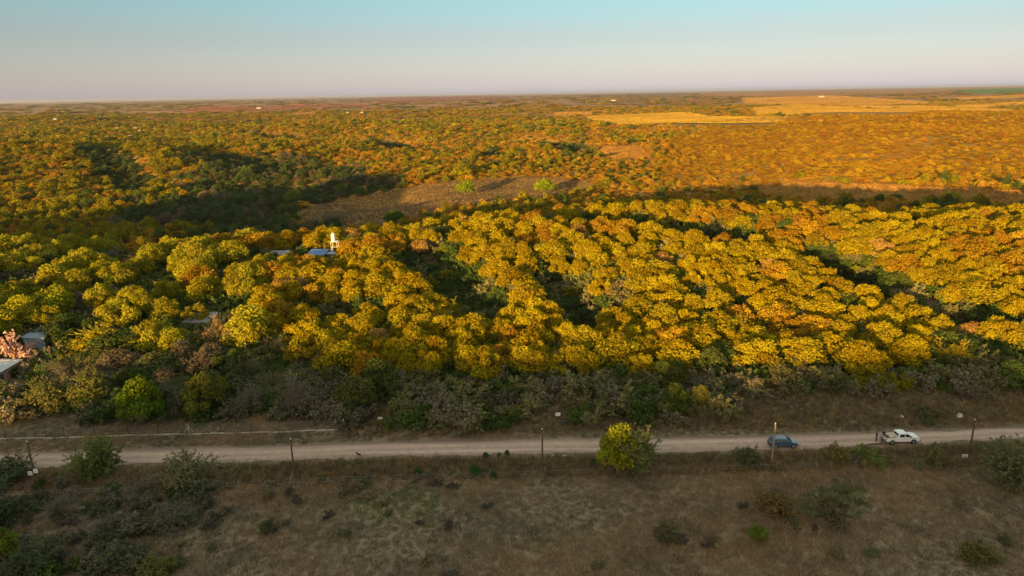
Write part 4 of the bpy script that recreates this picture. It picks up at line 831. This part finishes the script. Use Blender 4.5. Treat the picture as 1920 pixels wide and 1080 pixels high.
m = MB(); m.poly([(-1.9, -.64, 1.02), (-1.9, .64, 1.02), (-1.56, .58, 1.36), (-1.56, -.58, 1.36)]); m.build('rear_window', M_GLASS, cr); cr.children[-1].location = (-.02, 0, .012)
m = MB(); m.box(2.06, 2.14, -.62, .62, .32, .46); m.build('front_bumper', M_BLACKP, cr, bevel=.02); m = MB(); m.box(-2.14, -2.05, -.66, .66, .34, .5); m.build('rear_bumper', M_BLACKP, cr, bevel=.02)
m = MB(); m.box(-1.7, 1.7, -.6, .6, .17, .31); m.build('chassis', M_BLACKP, cr)

# ------------------------------------------------------------------ people and a dog
def skin_mesh(name, verts, edges, root, mats, pick, sub=2):
    me = bpy.data.meshes.new(name); me.from_pydata([v[:3] for v in verts], edges, []); o = bpy.data.objects.new(name, me); COL.objects.link(o)
    sk = o.modifiers.new('skin', 'SKIN'); ss_ = o.modifiers.new('sub', 'SUBSURF'); ss_.levels = sub; ss_.render_levels = sub
    for i, v in enumerate(verts): me.skin_vertices[0].data[i].radius = (v[3], v[4] if len(v) > 4 else v[3])
    me.skin_vertices[0].data[root].use_root = True; bpy.context.view_layer.update()
    dg = bpy.context.evaluated_depsgraph_get(); ev = bpy.data.meshes.new_from_object(o.evaluated_get(dg)); bpy.data.objects.remove(o)
    ev.materials.clear()
    for mm in mats: ev.materials.append(mm)
    for f in ev.polygons: f.material_index = pick(f.center); f.use_smooth = True
    return ev
M_SKINP = plain('skin', (.36, .22, .15), .6, .08, 6); M_HAIR = plain('dark_hair', (.02, .016, .013), .6, .2, 20)
def person(p, rz, label, top, legs, arms):
    """arms: elbow and hand offsets per side; standing with feet slightly apart"""
    t = thing('person', label, 'person', p, rz); V, E = [], []
    def v(x, y, z, r, r2=None): V.append((x, y, z, r, r2 if r2 else r)); return len(V) - 1
    def chain(a, *ids):
        for b in ids: E.append((a, b)); a = b
    pel = v(0, 0, .95, .15, .11); wst = v(0, 0, 1.10, .14, .10); che = v(0, 0, 1.30, .165, .115); neck = v(0, .0, 1.47, .062); hd0 = v(0, .015, 1.565, .082, .092); hd1 = v(0, .01, 1.66, .078, .088)
    chain(pel, wst, che, neck, hd0, hd1)
    nose = v(0, .105, 1.585, .016); chain(hd0, nose)
    for s in (-1, 1):
        hip = v(s * .10, 0, .88, .088); kn = v(s * .12, .015, .49, .062); an = v(s * .13, -.01, .10, .045); to = v(s * .15, .15, .035, .04, .03); chain(pel, hip, kn, an, to)
        ear = v(s * .092, 0, 1.58, .014); chain(hd0, ear)
        sh = v(s * .185, 0, 1.40, .06); (ex, ey, ez), (hx, hy, hz_) = arms[0 if s < 0 else 1]; el = v(s * ex, ey, ez, .045); wr = v(s * hx, hy, hz_, .03); chain(che, sh, el, wr)
        d = np.array([s * hx - s * ex, hy - ey, hz_ - ez]); d /= np.linalg.norm(d); q = np.array([s * hx, hy, hz_]); side = np.array([0, 1, 0]) - d * d[1]; side /= np.linalg.norm(side) + 1e-6; inn = np.cross(d, side) * s
        pm = v(*(q + d * .06), .034, .018); chain(wr, pm)
        for k, ln in enumerate((.075, .085, .08, .06)):
            b0 = q + d * .1 + side * (.027 - .018 * k); b1 = b0 + d * ln * .5; b2 = b1 + d * ln * .4 + inn * .02; i0 = v(*b0, .0095); i1 = v(*b1, .009); i2 = v(*b2, .008); chain(pm, i0, i1, i2)
        b0 = q + d * .05 + side * .042; b1 = b0 + d * .035 + side * .015; i0 = v(*b0, .011); i1 = v(*b1, .009); chain(pm, i0, i1)
    def pick(c):
        if c.z > 1.69 or (c.z > 1.56 and c.y < -.02): return 3
        if c.z > 1.47: return 2
        if c.z < .085: return 4
        wr_ = any(math.hypot(c.x - s * arms[0 if s < 0 else 1][1][0], c.z - arms[0 if s < 0 else 1][1][2]) < .2 and c.z < arms[0 if s < 0 else 1][1][2] + .02 and abs(c.x) > .16 for s in (-1, 1))
        if wr_: return 2
        return 0 if c.z > .97 or abs(c.x) > .235 else 1
    me = skin_mesh('body', V, E, 0, [top, legs, M_SKINP, M_HAIR, M_BLACKP], pick, 1); o = new_obj('body', me, t)
    bm = bmesh.new(); bmesh.ops.create_uvsphere(bm, u_segments=14, v_segments=9, radius=.101)
    bmesh.ops.delete(bm, geom=[f for f in bm.verts if f.co.z < -.01 and f.co.y > -.02 or f.co.z < -.07], context='VERTS')
    for w_ in bm.verts: w_.co.y *= 1.12; w_.co += Vector((0, -.004, 1.655))
    hm = bpy.data.meshes.new('hair'); bm.to_mesh(hm); bm.free(); hm.materials.append(M_HAIR); new_obj('hair', hm, t)
    m = MB()
    for s in (-1, 1): m.tube([(s * .034, .082, 1.60), (s * .034, .104, 1.60)], [.014, .011], 8)
    m.build('eyes', M_HAIR, t); m = MB(); m.box(-.026, .026, .082, .1, 1.527, 1.537); m.build('mouth', M_RED, t)
M_BLK = plain('black_cloth', (.022, .022, .026), .9, .25, 12); M_TAN = plain('tan_cloth', (.28, .21, .11), .9, .2, 12); M_MAROON = plain('dark_red_cloth', (.09, .025, .03), .9, .2, 12); M_CHAR = plain('charcoal_cloth', (.05, .05, .055), .9, .2, 12)
hang = ((.26, .0, 1.14), (.27, .06, .88)); akimbo = ((.33, -.04, 1.17), (.2, .10, 1.02)); fold = ((.27, .03, 1.14), (.10, .24, 1.12))
def lift(q): q.z += .05; return q
person(lift(at(1642, 831)), R(-95), 'person in black top and charcoal trousers standing apart at the left', M_BLK, M_CHAR, (akimbo, akimbo))
person(lift(at(1652, 832)), R(70), 'person in a tan top and dark red trousers standing between the two others', M_TAN, M_MAROON, (hang, fold))
person(lift(at(1655.5, 827)), R(150), 'person in black partly behind the tan-clad one at the pickup tailgate', M_BLK, M_BLK, (hang, hang))
dp = at(673, 857); dp.z += .05; dg_ = thing('dog', 'black and white dog crossing the dirt road left of centre', 'dog', dp, R(160)); DV, DE = [], []
def dv(x, y, z, r, r2=None): DV.append((x, y, z, r, r2 or r)); return len(DV) - 1
a = dv(-.24, 0, .46, .10, .11); b = dv(0, 0, .45, .095, .105); c = dv(.22, 0, .47, .11, .135); n_ = dv(.36, 0, .60, .07); h_ = dv(.43, 0, .68, .075); mz = dv(.55, 0, .65, .042); DE += [(b, a), (b, c), (c, n_), (n_, h_), (h_, mz)]
t1 = dv(-.36, 0, .53, .03); t2 = dv(-.50, .03, .62, .022); DE += [(a, t1), (t1, t2)]
for s in (-1, 1):
    e = dv(.41, s * .05, .76, .022); e2 = dv(.40, s * .065, .81, .012); DE += [(h_, e), (e, e2)]
    st = .10 * s; f1 = dv(.23, s * .085, .34, .05); f2 = dv(.22 + st * .6, s * .085, .18, .03); f3 = dv(.21 + st, s * .085, .03, .026); f4 = dv(.25 + st, s * .085, .018, .024); DE += [(c, f1), (f1, f2), (f2, f3), (f3, f4)]
    g1 = dv(-.22, s * .085, .36, .065); g2 = dv(-.17 - st * .4, s * .085, .26, .042); g3 = dv(-.29 - st, s * .085, .16, .027); g4 = dv(-.27 - st, s * .085, .03, .024); g5 = dv(-.23 - st, s * .085, .018, .022); DE += [(a, g1), (g1, g2), (g2, g3), (g3, g4), (g4, g5)]
M_FURB = plain('black_fur', (.018, .017, .016), .8, .3, 25); M_FURW = plain('white_fur', (.6, .58, .54), .8, .1, 25)
new_obj('body', skin_mesh('body', DV, DE, 1, [M_FURB, M_FURW], lambda c: 1 if c.z < .12 or (c.x > .22 and c.z < .47) or c.x > .53 else 0), dg_)

# ------------------------------------------------------------------ buildings
M_TIN = plain('corrugated_tin', (.24, .30, .37), .55, .3, 1.2, metal=.2); M_BRICK = plain('brick_wall', (.30, .17, .12), .9, .25, 5, bump=.3); M_BLUETIN = plain('blue_tin', (.10, .19, .40), .6, .15, 2.5)
M_PLAST = plain('lime_plaster', (.42, .38, .31), .9, .12, 2); M_WROOF = plain('pale_roof', (.46, .48, .50), .7, .3, 1.2); M_DOOR = plain('dark_door', (.05, .04, .035), .7, .2, 5); M_TILE = plain('grey_roof', (.22, .22, .24), .7, .2, 2.5)
def building(name, label, cat, o3, yaw, L, Wd, h, rise, wallm, roofm, ribs=0, openings=()):
    """shed-roofed block: local x along its length, y into its depth, low eave at y = 0"""
    t = thing(name, label, cat, o3, yaw); m = MB(); n_ = MB()
    m.add([(0, 0, -.6), (L, 0, -.6), (L, Wd, -.6), (0, Wd, -.6), (0, 0, h), (L, 0, h), (L, Wd, h + rise), (0, Wd, h + rise)], [(0, 3, 2, 1), (4, 5, 6, 7), (0, 1, 5, 4), (1, 2, 6, 5), (2, 3, 7, 6), (3, 0, 4, 7)]); m.build('wall', wallm, t)
    e = .3; sl_ = rise / Wd; z0 = h - sl_ * e + .02; z1 = h + rise + sl_ * e + .02; rf = MB(); rf.add([(-e, -e, z0), (L + e, -e, z0), (L + e, Wd + e, z1), (-e, Wd + e, z1), (-e, -e, z0 + .09), (L + e, -e, z0 + .09), (L + e, Wd + e, z1 + .09), (-e, Wd + e, z1 + .09)], [(0, 3, 2, 1), (4, 5, 6, 7), (0, 1, 5, 4), (1, 2, 6, 5), (2, 3, 7, 6), (3, 0, 4, 7)]); ro = rf.build('roof', roofm, t)
    if ribs:
        for k in range(ribs):
            x = -e + (L + 2 * e) * (k + .5) / ribs; q = MB(); q.tube([(x, -e, z0 + .10), (x, Wd + e, z1 + .10)], .035, 4, cap=False); q.build('rib', roofm, ro)
    for (fx, z, w, hh, kind) in openings:
        q = MB(); q.box(fx, fx + w, -.03, -.004, z, z + hh); o = q.build('door' if kind == 'd' else 'window', M_DOOR if kind == 'd' else M_GLASS, t)
        q = MB(); q.box(fx - .06, fx + w + .06, -.05, -.032, z + hh, z + hh + .07); q.build('lintel', M_CONC, o)
    return t
# metal shed: roof corners read off the photograph at eave height
D_ = flat(84, 642, 2.6); B_ = flat(118, 621, 2.6); ya = math.atan2(B_[1] - D_[1], B_[0] - D_[0])
L_ = min(float(np.hypot(B_[0] - D_[0], B_[1] - D_[1])), 11.0); Wd_ = 4.2; base_ = Vector((D_[0], D_[1], float(H(D_[0], D_[1]))))
building('metal_shed', 'blue grey metal shed with a tin roof behind the pink flowering tree', 'shed', base_, ya, L_, Wd_, 2.5, .45, M_TIN, M_TIN, 9, [(1.0, .1, 1.2, 1.9, 'd')])
P0 = flat(0, 699, 2.6); P1 = flat(39, 677, 2.6); yb = math.atan2(P1[1] - P0[1], P1[0] - P0[0]); d2 = Vector((math.cos(yb), math.sin(yb), 0)); bb = Vector((P1[0], P1[1], 0)) - d2 * 15.0; bb.z = float(H(P1[0], P1[1]))
building('brick_house', 'low brick house with a pale flat roof at the left edge', 'house', bb, yb, 15.0, 3.6, 2.5, .22, M_BRICK, M_WROOF, 10, [(11.8, .9, .9, 1.0, 'w'), (8.8, .0, .9, 2.0, 'd')])
hb = on_ground(577, 193); building('blue_roofed_house', 'small brick house with a blue tin roof amid the golden wood', 'house', hb, R(-6), 4.8, 4.4, 2.3, .6, M_BRICK, M_BLUETIN, 10, [(2.6, .9, .9, .9, 'w'), (1.0, 0, .85, 1.9, 'd')])
hb2 = on_ground(503, 196); building('tin_roofed_hut', 'hut with a dull roof sliver showing left of the blue-roofed house', 'house', hb2, R(4), 5.2, 4.5, 2.2, .5, M_BRICK, M_TILE, 8, [(1.5, .9, .9, .9, 'w')])
hb3 = on_ground(347, 147); building('grey_roofed_house', 'grey roof half hidden behind the pale orange twiggy tree', 'house', hb3, R(-3), 5.5, 5.0, 2.2, .6, M_BRICK, M_TILE, 8, [(1.5, .9, .9, .9, 'w')])
# porch roof of the blue-roofed house
pc_ = hb + Vector((5.1, .4, 0)); t = thing('porch', 'dark open porch beside the blue-roofed house', 'porch', pc_, R(-6))
m = MB(); m.box(0, 3.6, 0, 3.4, 2.35, 2.43); m.build('roof', M_TIN, t)
for (x, y) in ((.1, .1), (3.5, .1), (.1, 3.3), (3.5, 3.3)): m = MB(); m.box(x - .06, x + .06, y - .06, y + .06, -.4, 2.348); m.build('post', M_DARKPOST, t)
# water tank on its stand
wp = on_ground(630, 195); hp = height_to(wp, 452); ht = height_to(wp, 437) - hp
t = thing('water_tower_stand', 'slim pale four-legged stand carrying the white water tank', 'water tower', wp)
for sx in (-1, 1):
    for sy in (-1, 1): m = MB(); m.tube([(sx * .95, sy * .95, -.4), (sx * .85, sy * .85, hp - .1)], .055, 6); m.build('leg', M_CERAM, t)
m = MB(); m.box(-1.05, 1.05, -1.05, 1.05, hp - .1, hp); m.build('platform', M_CERAM, t, bevel=.02)
for z in (hp * .35, hp * .7):
    for s in (-1, 1): m = MB(); m.tube([(-.9, s * .9, z), (.9, s * .9, z)], .035, 5); m.build('brace', M_CERAM, t)
m = MB(); r = .52; m.tube([(0, 0, 0), (0, 0, .06), (0, 0, ht * .3), (0, 0, ht * .33), (0, 0, ht * .6), (0, 0, ht * .63), (0, 0, ht * .82), (0, 0, ht * .95), (0, 0, ht)], [r * .96, r, r, r * 1.03, r, r * 1.03, r * .98, r * .55, r * .3], 24); tk = thing('water_tank', 'round white water tank on top of the pale stand', 'water tank', wp + Vector((-.3, 0, hp + .004)))
m.build('tank_body', M_WHITE, tk, smooth=False); m = MB(); m.tube([(0, 0, ht + .003), (0, 0, ht + .1)], [r * .32, r * .3], 18); m.build('lid', M_WHITE, tk)
# blue barrel
bp_ = at(44, 698); M_BARREL = plain('blue_plastic', (.02, .05, .32), .4, .12, 3); t = thing('barrel', 'bright blue barrel at the end of the brick house', 'barrel', bp_)
m = MB(); m.tube([(0, 0, 0), (0, 0, .05), (0, 0, .4), (0, 0, .44), (0, 0, .85), (0, 0, .89), (0, 0, 1.2), (0, 0, 1.25)], [.42, .46, .48, .5, .48, .5, .46, .42], 20); m.build('drum', M_BARREL, t); m = MB(); m.tube([(0, 0, 1.252), (0, 0, 1.29)], [.44, .43], 20); m.build('lid', M_BARREL, t)
# pink flowering tree
rng = np.random.default_rng(77); S = branch_sprays(rng, 8, 3.6, .02, 2, .55, 1.5); V1, F1 = ribbons(S, .014, rng); V2, F2 = leaves_on(S, 2.6, .19, rng)
reg('blossom', mesh_np('crown', V2, F2, [M_LEAF], fvar=rng.uniform(0, 1, len(F2))), mesh_np('trunk', V1, F1, [M_TWIG], fvar=rng.uniform(.2, .7, len(F1))), V1[:, 2].max(), np.ptp(V1[:, 0]))
pp, mpp = scale_at(36, 690); plant('blossom', 0, pp, 84 * mpp, 74 * mpp, (.60, .37, .31), 'flowering_tree', 'pink flowering tree between the brick house and the metal shed', 'tree')
# far houses
FH = [(105, 226, 11, 'white farmhouse alone among dark far trees at far left'), (219, 243, 9, 'leftmost pale house of the far hamlet on the left'), (234, 246, 9, 'second house from left in the far hamlet'), (255, 242, 10, 'tall pale house at the middle of the far hamlet'),
      (263, 247, 8, 'low pale house just right of the tall hamlet house'), (244, 257, 9, 'pale house nearest the camera in the far hamlet'), (290, 243, 7, 'small white house right of the far hamlet'), (651, 213, 8, 'left one of two pale far houses left of centre'), (679, 213, 8, 'right one of two pale far houses left of centre'),
      (1150, 190, 12, 'tiny pale house in the far plain right of centre'), (1540, 183, 14, 'tiny pale farm on the far orange field'), (485, 205, 9, 'tiny pinkish house in the trees left of centre')]
for i, (px, py, wpx, lab) in enumerate(FH):
    q, mp_ = scale_at(px, py); w = wpx * mp_ * .75; w = min(w, 26); h_ = min(w * .38, 7); t = thing('far_house', lab, 'house', q, R(-20 + 13 * (i % 4)), 'pale houses far off on the plain')
    m = MB(); m.box(-w / 2, w / 2, -w * .3, w * .3, -3, h_); m.build('wall', M_PLAST, t)
    m = MB(); m.add([(-w * .55, -w * .35, h_ + .01), (w * .55, -w * .35, h_ + .01), (w * .55, w * .35, h_ + .01), (-w * .55, w * .35, h_ + .01), (-w * .55, 0, h_ * 1.35), (w * .55, 0, h_ * 1.35)], [(0, 3, 2, 1), (0, 1, 5, 4), (2, 3, 4, 5), (1, 2, 5), (3, 0, 4)]); m.build('roof', M_WROOF if i % 3 else M_TILE, t)
    for s in (-1, 1): m = MB(); m.box(s * w * .25 - w * .07, s * w * .25 + w * .07, -w * .3 - .06, -w * .3 - .01, h_ * .35, h_ * .7); m.build('window', M_GLASS, t)
# ------------------------------------------------------------------ small plants, stones and litter
for i, (px, py, w, h, lab) in enumerate([(911, 861, 15, 13, 'leftmost of three green weeds at the road edge'), (936, 860, 9, 12, 'middle one of three green weeds at the road edge'), (951, 859, 11, 14, 'rightmost of three green weeds at the road edge'),
                                         (892, 893, 22, 22, 'larger green weed below the leftmost road-edge weed'), (783, 893, 18, 16, 'lone green weed in the verge left of the others'), (926, 899, 18, 13, 'green weed by a stake below the middle road-edge weed'), (1112, 875, 16, 12, 'small green weed left of the lime yellow tree'), (480, 884, 18, 12, 'small green weed between the left poles')]):
    p, mpp = scale_at(px, py); plant('loose', i, p, w * mpp, h * mpp * 1.1, (.05, .12, .03), 'weed', lab, 'weed')
M_STONE = plain('pale_stone', (.55, .5, .44), .9, .2, 4, bump=.4); M_LITTER = plain('pale_litter', (.62, .5, .46), .8, .2, 4)
def lump(px, py, r, mt, name, label, cat, fl=.6):
    bm = bmesh.new(); bmesh.ops.create_icosphere(bm, subdivisions=2, radius=r); k = random.random() * 9
    for v in bm.verts: v.co *= 1 + .25 * math.sin(v.co.x / r * 3 + k) * math.sin(v.co.y / r * 2.5 + k) + .12 * random.uniform(-1, 1); v.co.z *= fl
    me = bpy.data.meshes.new(name); bm.to_mesh(me); bm.free(); me.materials.append(mt); q = at(px, py); q.z += r * fl * .7; tag(new_obj(name, me, None, q), label, cat)
lump(1036, 859, .34, M_LITTER, 'litter_bag', 'left piece of pale litter on the verge by the middle pole', 'litter', .5); lump(1057, 858, .36, M_LITTER, 'litter_bag', 'right piece of pale litter on the verge by the middle pole', 'litter', .45); lump(1042, 863, .2, M_LITTER, 'litter_bag', 'smallest piece of pale litter between the two larger ones', 'litter', .5)
lump(1800, 783, .65, M_STONE, 'boulder', 'pale boulder in dry grass right above the pickup', 'stone', .5); lump(1691, 784, .32, M_STONE, 'boulder', 'small pale stone in the dry grass above the pickup cab', 'stone', .6)
# ------------------------------------------------------------------ haze over the plain
mh = bpy.data.materials.new('haze'); mh.use_nodes = True; t = mh.node_tree; t.nodes.clear(); vo = t.nodes.new('ShaderNodeVolumePrincipled'); oo = t.nodes.new('ShaderNodeOutputMaterial')
vo.inputs['Color'].default_value = (.80, .78, .84, 1); vo.inputs['Density'].default_value = 3.0e-5; vo.inputs['Anisotropy'].default_value = .45; t.links.new(vo.outputs[0], oo.inputs['Volume'])
zlo = float(GZ.min()) - 1.0; m = MB(); m.box(-45500, 45500, -48500, 48800, zlo, max(96.0, float(GZ.max()) + 12)); hz = m.build('haze', mh); tag(hz, kind='stuff')
